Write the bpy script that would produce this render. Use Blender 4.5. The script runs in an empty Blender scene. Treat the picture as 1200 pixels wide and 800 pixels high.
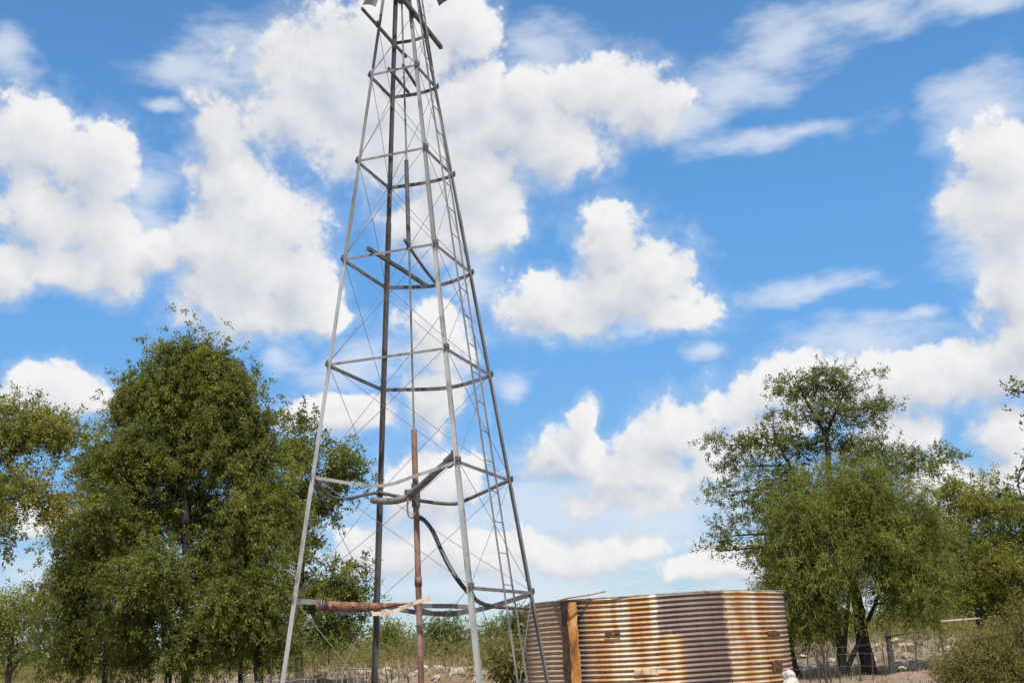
import bpy, math, random
import numpy as np
from mathutils import Vector, Matrix

# ------------------------------------------------------------------ camera, sky, sun
S = bpy.context.scene
COL = S.collection
PITCH, ROLL, FPX, EYE = math.radians(15.19), math.radians(3.036), 1306.0, 1.6
cp, sp, cr, sr = math.cos(PITCH), math.sin(PITCH), math.cos(ROLL), math.sin(ROLL)
FW = Vector((0, cp, sp)); R0 = Vector((1, 0, 0)); U0 = Vector((0, -sp, cp))
RT = R0 * cr - U0 * sr; UP = R0 * sr + U0 * cr
EYEP = Vector((0, 0, EYE))
cam = bpy.data.cameras.new('camera'); camo = bpy.data.objects.new('camera', cam); COL.objects.link(camo)
cam.sensor_width = 36; cam.lens = FPX / 1200 * 36; cam.clip_start = .05; cam.clip_end = 6000
camo.matrix_world = Matrix(((RT.x, UP.x, -FW.x, 0), (RT.y, UP.y, -FW.y, 0), (RT.z, UP.z, -FW.z, EYE), (0, 0, 0, 1)))
S.camera = camo
S.view_settings.view_transform = 'Standard'; S.view_settings.look = 'None'
S.view_settings.exposure = 0.65; S.view_settings.gamma = 1.0; S.view_settings.use_curve_mapping = False

SUN_EL, SUN_AZ = math.radians(60), math.radians(170)       # azimuth clockwise from +Y: behind the viewer, to the right
SUN_DIR = Vector((math.sin(SUN_AZ) * math.cos(SUN_EL), math.cos(SUN_AZ) * math.cos(SUN_EL), math.sin(SUN_EL)))
SUN_STRENGTH, SKY_STRENGTH = 3.9, 0.112
sl = bpy.data.lights.new('sun', 'SUN'); sl.energy = SUN_STRENGTH; sl.angle = math.radians(.53); sl.color = (1, .95, .86)
so = bpy.data.objects.new('sun', sl); COL.objects.link(so); so.location = (20, -20, 40)
so.rotation_euler = (-SUN_DIR).to_track_quat('-Z', 'Y').to_euler()


def ray(x, y):
    return (FW + RT * ((x - 600) / FPX) + UP * ((400 - y) / FPX))


def P(x, y, Y):                                              # photo point -> place at distance Y
    d = ray(x, y); return EYEP + d * (Y / d.y)


def PZ(x, y, z):                                             # photo point -> place at height z
    d = ray(x, y); return EYEP + d * ((z - EYE) / d.z)


def azel(x, y):
    d = ray(x, y).normalized(); return math.atan2(d.x, d.y), math.asin(d.z)


# clouds by azimuth and elevation: (x, y, rx, ry, weight)
CUM = [(700,650,110,24),(560,655,90,30),(850,665,80,22),(40,165,66,52),(105,195,50,58),(45,250,45,50),(108,262,50,56),(140,305,46,44),(14,312,34,34),(185,292,38,26),(85,315,50,30),
 (255,150,34,48),(272,215,52,60),(325,262,58,52),(285,310,78,72),(350,335,48,52),(240,285,38,44),(300,368,88,34),(370,370,38,26),
 (390,90,95,72),(460,50,90,62),(535,25,48,46),(350,130,62,50),(480,160,110,66),(600,150,95,52),(560,220,72,58),(700,105,72,40),
 (762,125,46,40),(650,180,60,34),(540,265,64,42),(500,270,56,34),(622,112,44,38),(560,120,60,50),(440,120,90,60),(590,270,34,26),
 (640,355,56,40),(712,283,46,46),(738,335,72,48),(776,322,42,40),(708,252,34,20),(795,372,54,22),(690,372,60,28),
 (1172,182,50,42),(1182,250,54,62),(1188,330,44,60),(1160,225,42,46),(1205,390,40,40),
 (862,470,46,32),(800,505,60,40),(745,550,72,44),(672,535,56,36),(688,500,18,30),(725,592,80,18),(930,450,80,34),
 (1010,455,100,38),(1100,440,90,36),(1050,505,50,30),(1180,430,60,36),(1180,500,30,34),(900,500,50,30),(840,545,40,24),
 (400,488,72,26),(60,462,74,28),(505,565,60,42),(480,640,110,34),(505,400,48,52),(40,610,34,24),
 (510,470,46,40),(1190,560,40,30),(1110,575,40,40)]
WISP = [(735,648,80,20),(625,632,34,20),(690,655,60,16),(1085,370,30,12),(826,412,22,12),(850,105,75,40),(925,45,75,36),(1020,12,95,22),(1130,4,85,18),(910,158,115,16),(800,140,60,30),(1150,130,62,46),(945,342,100,17),
 (600,442,26,24),(230,80,70,36),(205,65,26,14),(780,372,90,22),(1150,300,50,60),(590,55,12,9),(8,60,26,36),(190,130,26,9),
 (700,640,140,22),(840,660,140,24),(520,640,190,80),(740,640,190,70),(760,605,190,70),(640,600,170,70),(600,690,260,40),(320,60,90,50),(640,60,70,40),(170,240,40,60),(560,330,40,60),(420,430,70,40),(1010,400,110,30),(300,690,160,40),(1000,690,200,40),(60,690,120,40),(330,420,30,22)]


def build_world():
    w = bpy.data.worlds.new('World'); S.world = w; w.use_nodes = True; w.cycles.sampling_method = 'MANUAL'; w.cycles.sample_map_resolution = 256
    nt = w.node_tree; nt.nodes.clear()
    N = lambda t, tree=nt: tree.nodes.new(t)
    # group: azimuth/elevation vector -> cloud density field
    def field(name, blobs, k):
        g = bpy.data.node_groups.new(name, 'ShaderNodeTree')
        g.interface.new_socket('p', in_out='INPUT', socket_type='NodeSocketVector')
        g.interface.new_socket('d', in_out='OUTPUT', socket_type='NodeSocketFloat')
        gi = g.nodes.new('NodeGroupInput'); go = g.nodes.new('NodeGroupOutput'); last = None
        for b in blobs:
            a, e = azel(b[0], b[1]); ra, re = b[2] / FPX / math.cos(e), b[3] / FPX
            m = g.nodes.new('ShaderNodeVectorMath'); m.operation = 'MULTIPLY_ADD'
            m.inputs[1].default_value = (1 / ra, 1 / re, 0); m.inputs[2].default_value = (-a / ra, -e / re, 0)
            g.links.new(gi.outputs[0], m.inputs[0])
            l = g.nodes.new('ShaderNodeVectorMath'); l.operation = 'LENGTH'; g.links.new(m.outputs[0], l.inputs[0])
            if last is None: last = l.outputs['Value']; continue
            s = g.nodes.new('ShaderNodeMath'); s.operation = 'SMOOTH_MIN'; s.inputs[2].default_value = k
            g.links.new(last, s.inputs[0]); g.links.new(l.outputs['Value'], s.inputs[1]); last = s.outputs[0]
        o = g.nodes.new('ShaderNodeMath'); o.operation = 'SUBTRACT'; o.inputs[0].default_value = 1.0
        g.links.new(last, o.inputs[1]); g.links.new(o.outputs[0], go.inputs[0])
        return g
    fc, fw = field('cumulus_field', CUM, .25), field('wisp_field', WISP, .2)
    def math_(op, a, b=None, c=None, clamp=False, tree=nt):
        m = tree.nodes.new('ShaderNodeMath'); m.operation = op; m.use_clamp = clamp
        for i, v in enumerate((a, b, c)):
            if v is None: continue
            if isinstance(v, (int, float)): m.inputs[i].default_value = v
            else: tree.links.new(v, m.inputs[i])
        return m.outputs[0]
    def ss(v, lo, hi, tree=nt):
        m = tree.nodes.new('ShaderNodeMapRange'); m.interpolation_type = 'SMOOTHSTEP'
        m.inputs[1].default_value = lo; m.inputs[2].default_value = hi; tree.links.new(v, m.inputs[0]); return m.outputs[0]
    # group: direction -> density of the cumulus (field + fractal noise)
    cg = bpy.data.node_groups.new('cumulus', 'ShaderNodeTree')
    cg.interface.new_socket('dir', in_out='INPUT', socket_type='NodeSocketVector')
    cg.interface.new_socket('dens', in_out='OUTPUT', socket_type='NodeSocketFloat')
    cg.interface.new_socket('wisp', in_out='OUTPUT', socket_type='NodeSocketFloat')
    gi = cg.nodes.new('NodeGroupInput'); go = cg.nodes.new('NodeGroupOutput')
    nrm = cg.nodes.new('ShaderNodeVectorMath'); nrm.operation = 'NORMALIZE'; cg.links.new(gi.outputs[0], nrm.inputs[0])
    sx = cg.nodes.new('ShaderNodeSeparateXYZ'); cg.links.new(nrm.outputs[0], sx.inputs[0])
    az = math_('ARCTAN2', sx.outputs[0], sx.outputs[1], tree=cg); el = math_('ARCSINE', sx.outputs[2], tree=cg)
    cx = cg.nodes.new('ShaderNodeCombineXYZ'); cg.links.new(az, cx.inputs[0]); cg.links.new(el, cx.inputs[1])
    # warp the lookup with noise so that no outline stays an ellipse
    wn = cg.nodes.new('ShaderNodeTexNoise'); wn.inputs['Scale'].default_value = 16; wn.inputs['Detail'].default_value = 3
    cg.links.new(nrm.outputs[0], wn.inputs['Vector'])
    wv = cg.nodes.new('ShaderNodeVectorMath'); wv.operation = 'MULTIPLY_ADD'; wv.inputs[1].default_value = (.055, .04, 0); wv.inputs[2].default_value = (-.0275, -.02, 0)
    cg.links.new(wn.outputs['Color'], wv.inputs[0])
    wa = cg.nodes.new('ShaderNodeVectorMath'); wa.operation = 'ADD'; cg.links.new(cx.outputs[0], wa.inputs[0]); cg.links.new(wv.outputs[0], wa.inputs[1])
    f1 = cg.nodes.new('ShaderNodeGroup'); f1.node_tree = fc; cg.links.new(wa.outputs[0], f1.inputs[0])
    n1 = cg.nodes.new('ShaderNodeTexNoise'); n1.inputs['Scale'].default_value = 34; n1.inputs['Detail'].default_value = 9; n1.inputs['Roughness'].default_value = .61
    cg.links.new(nrm.outputs[0], n1.inputs['Vector'])
    v1 = cg.nodes.new('ShaderNodeTexVoronoi'); v1.inputs['Scale'].default_value = 42; v1.inputs['Detail'].default_value = 3; v1.inputs['Roughness'].default_value = .6; v1.normalize = True
    wa2 = cg.nodes.new('ShaderNodeVectorMath'); wa2.operation = 'MULTIPLY_ADD'; wa2.inputs[1].default_value = (.02, .02, .02)
    cg.links.new(n1.outputs['Color'], wa2.inputs[0]); cg.links.new(nrm.outputs[0], wa2.inputs[2]); cg.links.new(wa2.outputs[0], v1.inputs['Vector'])
    a = math_('MULTIPLY_ADD', n1.outputs['Fac'], 1.5, -.75, tree=cg)
    b = math_('MULTIPLY_ADD', v1.outputs['Distance'], -.75, .26, tree=cg)
    d = math_('ADD', math_('ADD', f1.outputs[0], a, tree=cg), b, tree=cg)
    # unseen clouds over the rest of the sky, thickened to whiten the ambient light
    n2 = cg.nodes.new('ShaderNodeTexNoise'); n2.inputs['Scale'].default_value = 4; n2.inputs['Detail'].default_value = 8; cg.links.new(nrm.outputs[0], n2.inputs['Vector'])
    back = math_('MULTIPLY_ADD', n2.outputs['Fac'], 5, -2.35, tree=cg)
    side = ss(math_('ABSOLUTE', az, tree=cg), .50, .62, tree=cg); high = ss(el, .56, .66, tree=cg)
    outside = math_('MAXIMUM', side, high, tree=cg)
    d = math_('MAXIMUM', d, math_('ADD', math_('MULTIPLY', outside, 6, tree=cg), math_('ADD', back, -6, tree=cg), tree=cg), tree=cg)
    cg.links.new(d, go.inputs[0])
    f2 = cg.nodes.new('ShaderNodeGroup'); f2.node_tree = fw; cg.links.new(wa.outputs[0], f2.inputs[0])
    cg.links.new(f2.outputs[0], go.inputs[1])

    tc = N('ShaderNodeTexCoord')
    A = N('ShaderNodeGroup'); A.node_tree = cg; nt.links.new(tc.outputs['Generated'], A.inputs[0])
    off = N('ShaderNodeVectorMath'); off.operation = 'ADD'; off.inputs[1].default_value = (.012, 0, .022)
    nt.links.new(tc.outputs['Generated'], off.inputs[0])
    B = N('ShaderNodeGroup'); B.node_tree = cg; nt.links.new(off.outputs[0], B.inputs[0])
    lit = math_('MULTIPLY_ADD', math_('SUBTRACT', A.outputs[0], B.outputs[0]), .55, .60, clamp=True)
    bn = N('ShaderNodeTexNoise'); bn.inputs['Scale'].default_value = 11; bn.inputs['Detail'].default_value = 4; nt.links.new(tc.outputs['Generated'], bn.inputs['Vector'])
    lit = math_('ADD', lit, math_('MULTIPLY_ADD', bn.outputs['Fac'], .8, -.42), clamp=True)
    alpha = ss(math_('MULTIPLY', A.outputs[0], math_('MULTIPLY_ADD', lit, 1.4, .38)), -.12, .38)
    thick = ss(A.outputs[0], .35, 1.2)
    lit = math_('SUBTRACT', lit, math_('MULTIPLY', thick, .26), clamp=True)
    cr_ = N('ShaderNodeValToRGB'); nt.links.new(lit, cr_.inputs[0])
    e = cr_.color_ramp.elements; e[0].position = .15; e[0].color = (.35, .385, .44, 1); e[1].position = .92; e[1].color = (.575, .575, .58, 1)
    m_ = e.new(.5); m_.color = (.455, .468, .495, 1)
    # thin wisps, streaked
    mp = N('ShaderNodeMapping'); mp.inputs['Scale'].default_value = (14, 14, 40); mp.inputs['Rotation'].default_value = (0, math.radians(20), 0); nt.links.new(tc.outputs['Generated'], mp.inputs[0])
    wn2 = N('ShaderNodeTexNoise'); wn2.inputs['Scale'].default_value = 1; wn2.inputs['Detail'].default_value = 9; wn2.inputs['Roughness'].default_value = .62; nt.links.new(mp.outputs[0], wn2.inputs['Vector'])
    wd = math_('ADD', A.outputs[1], math_('MULTIPLY_ADD', wn2.outputs['Fac'], 2.2, -1.15))
    walpha = math_('MAXIMUM', math_('MULTIPLY', ss(wd, -.35, .9), .72), math_('MULTIPLY', ss(math_('ADD', A.outputs[0], math_('MULTIPLY', wn2.outputs['Fac'], .5)), -.30, .45), .26))
    sky = N('ShaderNodeTexSky'); sky.sky_type = 'NISHITA'; sky.sun_disc = False
    sky.sun_elevation = SUN_EL; sky.sun_rotation = SUN_AZ; sky.air_density = 1.0; sky.dust_density = .25; sky.ozone_density = 3.0; sky.altitude = 900
    cl = N('ShaderNodeVectorMath'); cl.operation = 'SCALE'; cl.inputs['Scale'].default_value = 1 / SKY_STRENGTH; nt.links.new(cr_.outputs[0], cl.inputs[0])
    wc = N('ShaderNodeVectorMath'); wc.operation = 'SCALE'; wc.inputs[0].default_value = (.50, .53, .58); wc.inputs['Scale'].default_value = 1 / SKY_STRENGTH
    m1 = N('ShaderNodeMix'); m1.data_type = 'RGBA'; nt.links.new(walpha, m1.inputs[0]); tint = N('ShaderNodeVectorMath'); tint.operation = 'MULTIPLY'; sxz = N('ShaderNodeSeparateXYZ'); nt.links.new(tc.outputs['Generated'], sxz.inputs[0]); tm = N('ShaderNodeMix'); tm.data_type = 'VECTOR'; nt.links.new(ss(sxz.outputs[2], 0.0, .42), tm.inputs[0]); tm.inputs[4].default_value = (.40, .48, .57); tm.inputs[5].default_value = (.64, 1.02, 1.16); nt.links.new(tm.outputs[1], tint.inputs[1]); nt.links.new(sky.outputs[0], tint.inputs[0]); nt.links.new(tint.outputs[0], m1.inputs[6]); nt.links.new(wc.outputs[0], m1.inputs[7])
    m2 = N('ShaderNodeMix'); m2.data_type = 'RGBA'; nt.links.new(alpha, m2.inputs[0]); nt.links.new(m1.outputs[2], m2.inputs[6]); nt.links.new(cl.outputs[0], m2.inputs[7])
    bg = N('ShaderNodeBackground'); bg.inputs['Strength'].default_value = SKY_STRENGTH; nt.links.new(m2.outputs[2], bg.inputs[0])
    out = N('ShaderNodeOutputWorld'); nt.links.new(bg.outputs[0], out.inputs[0])


build_world()

# ------------------------------------------------------------------ helpers
rng = np.random.default_rng(7); random.seed(7)


class MB:                                                    # collects verts and faces, builds ONE mesh object
    def __init__(s): s.v = []; s.f = []
    def add(s, v, f):
        o = len(s.v); s.v += [tuple(p) for p in v]; s.f += [tuple(i + o for i in q) for q in f]
    def tube(s, pts, rad, n=8, cap=True, wob=0):
        pts = [Vector(p) for p in pts]; k = len(pts)
        if not hasattr(rad, '__len__'): rad = [rad] * k
        t = (pts[1] - pts[0]).normalized(); ref = Vector((0, 0, 1)) if abs(t.z) < .9 else Vector((1, 0, 0))
        x = t.cross(ref).normalized(); V = []
        for i, p in enumerate(pts):
            t = (pts[min(i + 1, k - 1)] - pts[max(i - 1, 0)]).normalized()
            x = (x - t * x.dot(t)).normalized(); y = t.cross(x)
            for j in range(n):
                a = 2 * math.pi * j / n; r = rad[i] * (1 + wob * (random.random() - .5))
                V.append(p + (x * math.cos(a) + y * math.sin(a)) * r)
        F = [(i * n + j, i * n + (j + 1) % n, (i + 1) * n + (j + 1) % n, (i + 1) * n + j) for i in range(k - 1) for j in range(n)]
        if cap: F += [tuple(range(n - 1, -1, -1)), tuple((k - 1) * n + j for j in range(n))]
        s.add(V, F)
    def sweep(s, prof, pts, xd):                             # closed 2D profile along a path; xd = direction of the profile's x
        pts = [Vector(p) for p in pts]; k = len(pts); n = len(prof); V = []
        for i, p in enumerate(pts):
            t = (pts[min(i + 1, k - 1)] - pts[max(i - 1, 0)]).normalized()
            x = Vector(xd); x = (x - t * x.dot(t)).normalized(); y = t.cross(x)
            V += [p + x * a + y * b for a, b in prof]
        F = [(i * n + j, i * n + (j + 1) % n, (i + 1) * n + (j + 1) % n, (i + 1) * n + j) for i in range(k - 1) for j in range(n)]
        F += [tuple(range(n - 1, -1, -1)), tuple((k - 1) * n + j for j in range(n))]
        s.add(V, F)
    def box(s, c, ax, ay, az):                               # centre and half axes
        c, ax, ay, az = map(Vector, (c, ax, ay, az))
        V = [c + ax * i + ay * j + az * k for i in (-1, 1) for j in (-1, 1) for k in (-1, 1)]
        s.add(V, [(0, 1, 3, 2), (4, 6, 7, 5), (0, 4, 5, 1), (2, 3, 7, 6), (0, 2, 6, 4), (1, 5, 7, 3)])
    def build(s, name, mat, parent=None, smooth=False):
        me = bpy.data.meshes.new(name); me.from_pydata(s.v, [], s.f)
        me.materials.append(mat)
        import bmesh
        bm = bmesh.new(); bm.from_mesh(me); bmesh.ops.recalc_face_normals(bm, faces=bm.faces); bm.to_mesh(me); bm.free()
        if smooth: me.polygons.foreach_set('use_smooth', [True] * len(me.polygons))
        return link(name, me, parent)


def link(name, me, parent=None):
    o = bpy.data.objects.new(name, me); COL.objects.link(o)
    if parent is not None:
        o.parent = parent; o.matrix_parent_inverse = world_inv(parent)
    return o


def world_inv(o):
    m = o.matrix_basis.copy(); p = o
    while p.parent is not None:
        m = p.parent.matrix_basis @ p.matrix_parent_inverse @ m; p = p.parent
    return m.inverted()


def npmesh(name, V, F, mat, parent=None, smooth=False):      # numpy quads or triangles
    me = bpy.data.meshes.new(name); nv, nf, k = len(V), len(F), F.shape[1]
    me.vertices.add(nv); me.vertices.foreach_set('co', np.ascontiguousarray(V, np.float32).ravel())
    me.loops.add(nf * k); me.loops.foreach_set('vertex_index', np.ascontiguousarray(F, np.int32).ravel())
    me.polygons.add(nf); me.polygons.foreach_set('loop_start', np.arange(0, nf * k, k, dtype=np.int32))
    if smooth: me.polygons.foreach_set('use_smooth', np.ones(nf, bool))
    me.update(calc_edges=True); me.materials.append(mat)
    return link(name, me, parent)


def tag(o, label=None, cat=None, group=None, kind=None):
    for k, v in (('label', label), ('category', cat), ('group', group), ('kind', kind)):
        if v: o[k] = v
    return o


def empty(name, loc, label, cat, group=None):
    o = bpy.data.objects.new(name, None); COL.objects.link(o); o.location = loc; o.empty_display_size = .3
    return tag(o, label, cat, group)


# ------------------------------------------------------------------ materials
def mat(name):
    m = bpy.data.materials.new(name); m.use_nodes = True; nt = m.node_tree
    return m, nt, nt.nodes['Principled BSDF']


def noise(nt, scale, detail=5, rough=.55, coord='Object', stretch=None):
    tc = nt.nodes.new('ShaderNodeTexCoord'); src = tc.outputs[coord]
    if stretch:
        mp = nt.nodes.new('ShaderNodeMapping'); mp.inputs['Scale'].default_value = stretch; nt.links.new(src, mp.inputs[0]); src = mp.outputs[0]
    n = nt.nodes.new('ShaderNodeTexNoise'); n.inputs['Scale'].default_value = scale; n.inputs['Detail'].default_value = detail; n.inputs['Roughness'].default_value = rough
    nt.links.new(src, n.inputs['Vector']); return n.outputs['Fac']


def ramp(nt, fac, stops):
    r = nt.nodes.new('ShaderNodeValToRGB'); nt.links.new(fac, r.inputs[0]); e = r.color_ramp.elements
    while len(e) < len(stops): e.new(.5)
    for i, (p, c) in enumerate(stops): e[i].position = p; e[i].color = (*c, 1)
    return r.outputs[0]


def bump(nt, h, bs, strength=.4, dist=.02):
    b = nt.nodes.new('ShaderNodeBump'); b.inputs['Strength'].default_value = strength; b.inputs['Distance'].default_value = dist
    nt.links.new(h, b.inputs['Height']); nt.links.new(b.outputs[0], bs.inputs['Normal'])


def mixc(nt, fac, a, b, mode='MIX'):
    m = nt.nodes.new('ShaderNodeMix'); m.data_type = 'RGBA'; m.blend_type = mode
    for i, v in ((0, fac), (6, a), (7, b)):
        if isinstance(v, (int, float)): m.inputs[i].default_value = v
        elif isinstance(v, tuple): m.inputs[i].default_value = (*v, 1)
        else: nt.links.new(v, m.inputs[i])
    return m.outputs[2]


def metal(name, stops, scale=6, metallic=.3, rough=.6, stretch=(1, 1, .35), bs_=.25):
    m, nt, b = mat(name)
    n = noise(nt, scale, 8, .65, stretch=stretch); c = ramp(nt, n, stops)
    if metallic >= .25: c = mixc(nt, ramp(nt, noise(nt, 9, 9, .7, stretch=(1, 1, .3)), [(.56, (0, 0, 0)), (.68, (.85, .85, .85))]), c, (.085, .05, .035))
    nt.links.new(c, b.inputs['Base Color'])
    b.inputs['Metallic'].default_value = metallic; b.inputs['Roughness'].default_value = rough
    bump(nt, noise(nt, 60, 5), b, bs_, .003); return m


M = {}
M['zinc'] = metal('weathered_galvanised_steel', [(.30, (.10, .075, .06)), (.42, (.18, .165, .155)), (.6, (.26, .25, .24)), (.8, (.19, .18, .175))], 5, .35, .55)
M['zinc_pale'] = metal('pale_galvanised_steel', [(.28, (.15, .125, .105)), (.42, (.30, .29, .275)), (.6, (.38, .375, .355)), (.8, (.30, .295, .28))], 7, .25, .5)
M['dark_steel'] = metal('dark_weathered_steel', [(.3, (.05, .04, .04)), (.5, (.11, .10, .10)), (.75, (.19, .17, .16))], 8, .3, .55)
M['rod'] = metal('brown_grey_rod', [(.3, (.13, .10, .09)), (.6, (.24, .21, .2)), (.8, (.3, .27, .25))], 8, .25, .6)
M['wire'] = metal('old_fence_wire', [(.3, (.14, .12, .11)), (.7, (.26, .25, .25))], 9, .4, .5)
M['rust'] = metal('orange_rust', [(.34, (.03, .018, .014)), (.46, (.12, .05, .028)), (.58, (.24, .11, .06)), (.72, (.38, .23, .15))], 14, .05, .85, (1, 1, .5), .5)
M['rust_pipe'] = metal('red_brown_rusted_pipe', [(.25, (.06, .03, .025)), (.42, (.17, .08, .055)), (.58, (.27, .16, .125)), (.75, (.36, .26, .215))], 5, .1, .75, (1.5, 1.5, .5), .35)
M['pillar'] = metal('bright_orange_rust', [(.28, (.06, .028, .015)), (.42, (.26, .10, .025)), (.56, (.44, .19, .045)), (.72, (.50, .33, .16))], 9, .05, .85, (1, 1, .4), .5)
M['hose'] = metal('black_polythene_hose', [(.3, (.012, .012, .014)), (.7, (.03, .03, .034))], 9, 0, .45)
M['wood'] = metal('dark_weathered_wood', [(.3, (.018, .014, .012)), (.5, (.045, .037, .032)), (.75, (.10, .085, .07))], 9, 0, .85, (4, 4, .5), .5)
M['pale_wood'] = metal('sun_bleached_wood', [(.3, (.22, .18, .14)), (.6, (.45, .39, .32)), (.8, (.55, .49, .42))], 9, 0, .85, (3, 3, 1), .4)
M['pale_iron'] = metal('cream_rusted_sheet', [(.35, (.36, .17, .07)), (.5, (.60, .48, .34)), (.7, (.70, .62, .52))], 7, .1, .7)
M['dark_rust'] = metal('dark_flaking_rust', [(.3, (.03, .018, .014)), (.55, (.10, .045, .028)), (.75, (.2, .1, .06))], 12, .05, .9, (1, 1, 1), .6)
M['stick'] = metal('grey_brown_sticks', [(.3, (.10, .075, .06)), (.6, (.25, .2, .165)), (.8, (.36, .3, .25))], 3, 0, .9, (3, 3, .4), .4)


def bark(name, a, b_):
    m, nt, b = mat(name); n = noise(nt, 7, 8, .65, stretch=(2.5, 2.5, .5))
    nt.links.new(ramp(nt, n, [(.3, a), (.7, b_)]), b.inputs['Base Color']); b.inputs['Roughness'].default_value = .95
    bump(nt, n, b, .9, .04); return m


M['bark_dark'] = bark('dark_rough_bark', (.016, .012, .010), (.055, .042, .035))
M['bark_grey'] = bark('grey_brown_bark', (.05, .04, .033), (.15, .12, .10))


def leaf(name, cols, trans=.45, scale=.7, tone=(1.16, 1.29, 1.34)):
    m, nt, b = mat(name)
    geo = nt.nodes.new('ShaderNodeNewGeometry')
    big = noise(nt, scale, 4, .6)
    cols = [(a * tone[0], b_ * tone[1], c_ * tone[2]) for a, b_, c_ in cols]; c1 = ramp(nt, big, [(.34, cols[0]), (.5, cols[1]), (.66, cols[2])])
    r = nt.nodes.new('ShaderNodeMapRange'); nt.links.new(geo.outputs['Random Per Island'], r.inputs[0]); r.inputs[3].default_value = .75; r.inputs[4].default_value = 1.25
    v = nt.nodes.new('ShaderNodeVectorMath'); v.operation = 'SCALE'; nt.links.new(c1, v.inputs[0]); nt.links.new(r.outputs[0], v.inputs['Scale'])
    nt.links.new(v.outputs[0], b.inputs['Base Color']); b.inputs['Roughness'].default_value = .6
    b.inputs['Specular IOR Level'].default_value = .18
    t = nt.nodes.new('ShaderNodeBsdfTranslucent'); t2 = nt.nodes.new('ShaderNodeVectorMath'); t2.operation = 'MULTIPLY'; t2.inputs[1].default_value = (1.25, 1.2, .5)
    nt.links.new(v.outputs[0], t2.inputs[0]); nt.links.new(t2.outputs[0], t.inputs[0])
    mx = nt.nodes.new('ShaderNodeMixShader'); mx.inputs[0].default_value = trans
    nt.links.new(b.outputs[0], mx.inputs[1]); nt.links.new(t.outputs[0], mx.inputs[2])
    nt.links.new(mx.outputs[0], nt.nodes['Material Output'].inputs[0]); return m


M['leaf_dark'] = leaf('dark_olive_leaves', [(.085, .088, .024), (.135, .132, .032), (.20, .182, .042)])
M['leaf_mid'] = leaf('mid_green_leaves', [(.095, .10, .03), (.14, .142, .038), (.19, .178, .045)])
M['leaf_thorn'] = leaf('thorn_tree_leaves', [(.085, .092, .036), (.13, .135, .05), (.18, .175, .06)])
M['leaf_weep'] = leaf('weeping_leaves', [(.10, .102, .026), (.15, .148, .034), (.205, .19, .042)])
M['leaf_yellow'] = leaf('yellow_green_leaves', [(.13, .122, .03), (.18, .165, .038), (.23, .20, .046)])
M['leaf_olive'] = leaf('dry_olive_leaves', [(.13, .122, .045), (.18, .165, .06), (.23, .20, .08)], tone=(1.05, 1.05, 1.05))
M['leaf_far'] = leaf('far_scrub_leaves', [(.10, .10, .05), (.14, .135, .065), (.20, .17, .09)], scale=.12)
M['grass'] = leaf('dry_grass_blades', [(.20, .15, .09), (.27, .21, .125), (.22, .19, .10)], .25, .2, tone=(1, 1, 1))


def ground_mat():
    m, nt, b = mat('dry_sandy_soil')
    n1 = noise(nt, .12, 6, .6); n2 = noise(nt, 3, 9, .7); n3 = noise(nt, .035, 3)
    c = ramp(nt, n1, [(.3, (.14, .11, .08)), (.5, (.22, .178, .14)), (.7, (.31, .26, .215))])
    red = ramp(nt, n3, [(.48, (0, 0, 0)), (.62, (1, 1, 1))])
    c = mixc(nt, red, c, (.25, .165, .12)); d = ramp(nt, n2, [(.3, (.55, .53, .5)), (.6, (1, 1, 1))])
    c = mixc(nt, .8, c, d, 'MULTIPLY'); nt.links.new(c, b.inputs['Base Color']); b.inputs['Roughness'].default_value = 1
    b.inputs['Specular IOR Level'].default_value = .1; bump(nt, n2, b, .7, .08); return m


M['ground'] = ground_mat()


def stone_mat(name, a, b_):
    m, nt, b = mat(name); n = noise(nt, 5, 8, .65); oi = nt.nodes.new('ShaderNodeObjectInfo')
    c = ramp(nt, n, [(.3, a), (.7, b_)]); r = nt.nodes.new('ShaderNodeMapRange'); nt.links.new(oi.outputs['Random'], r.inputs[0]); r.inputs[3].default_value = .55; r.inputs[4].default_value = 1.15
    v = nt.nodes.new('ShaderNodeVectorMath'); v.operation = 'SCALE'; nt.links.new(c, v.inputs[0]); nt.links.new(r.outputs[0], v.inputs['Scale'])
    nt.links.new(v.outputs[0], b.inputs['Base Color']); b.inputs['Roughness'].default_value = .95; bump(nt, n, b, .6, .03); return m


M['stone'] = stone_mat('pale_limestone', (.26, .2, .16), (.52, .45, .38))
M['white'] = stone_mat('whitewashed_rock', (.40, .36, .30), (.66, .61, .54))


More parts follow.
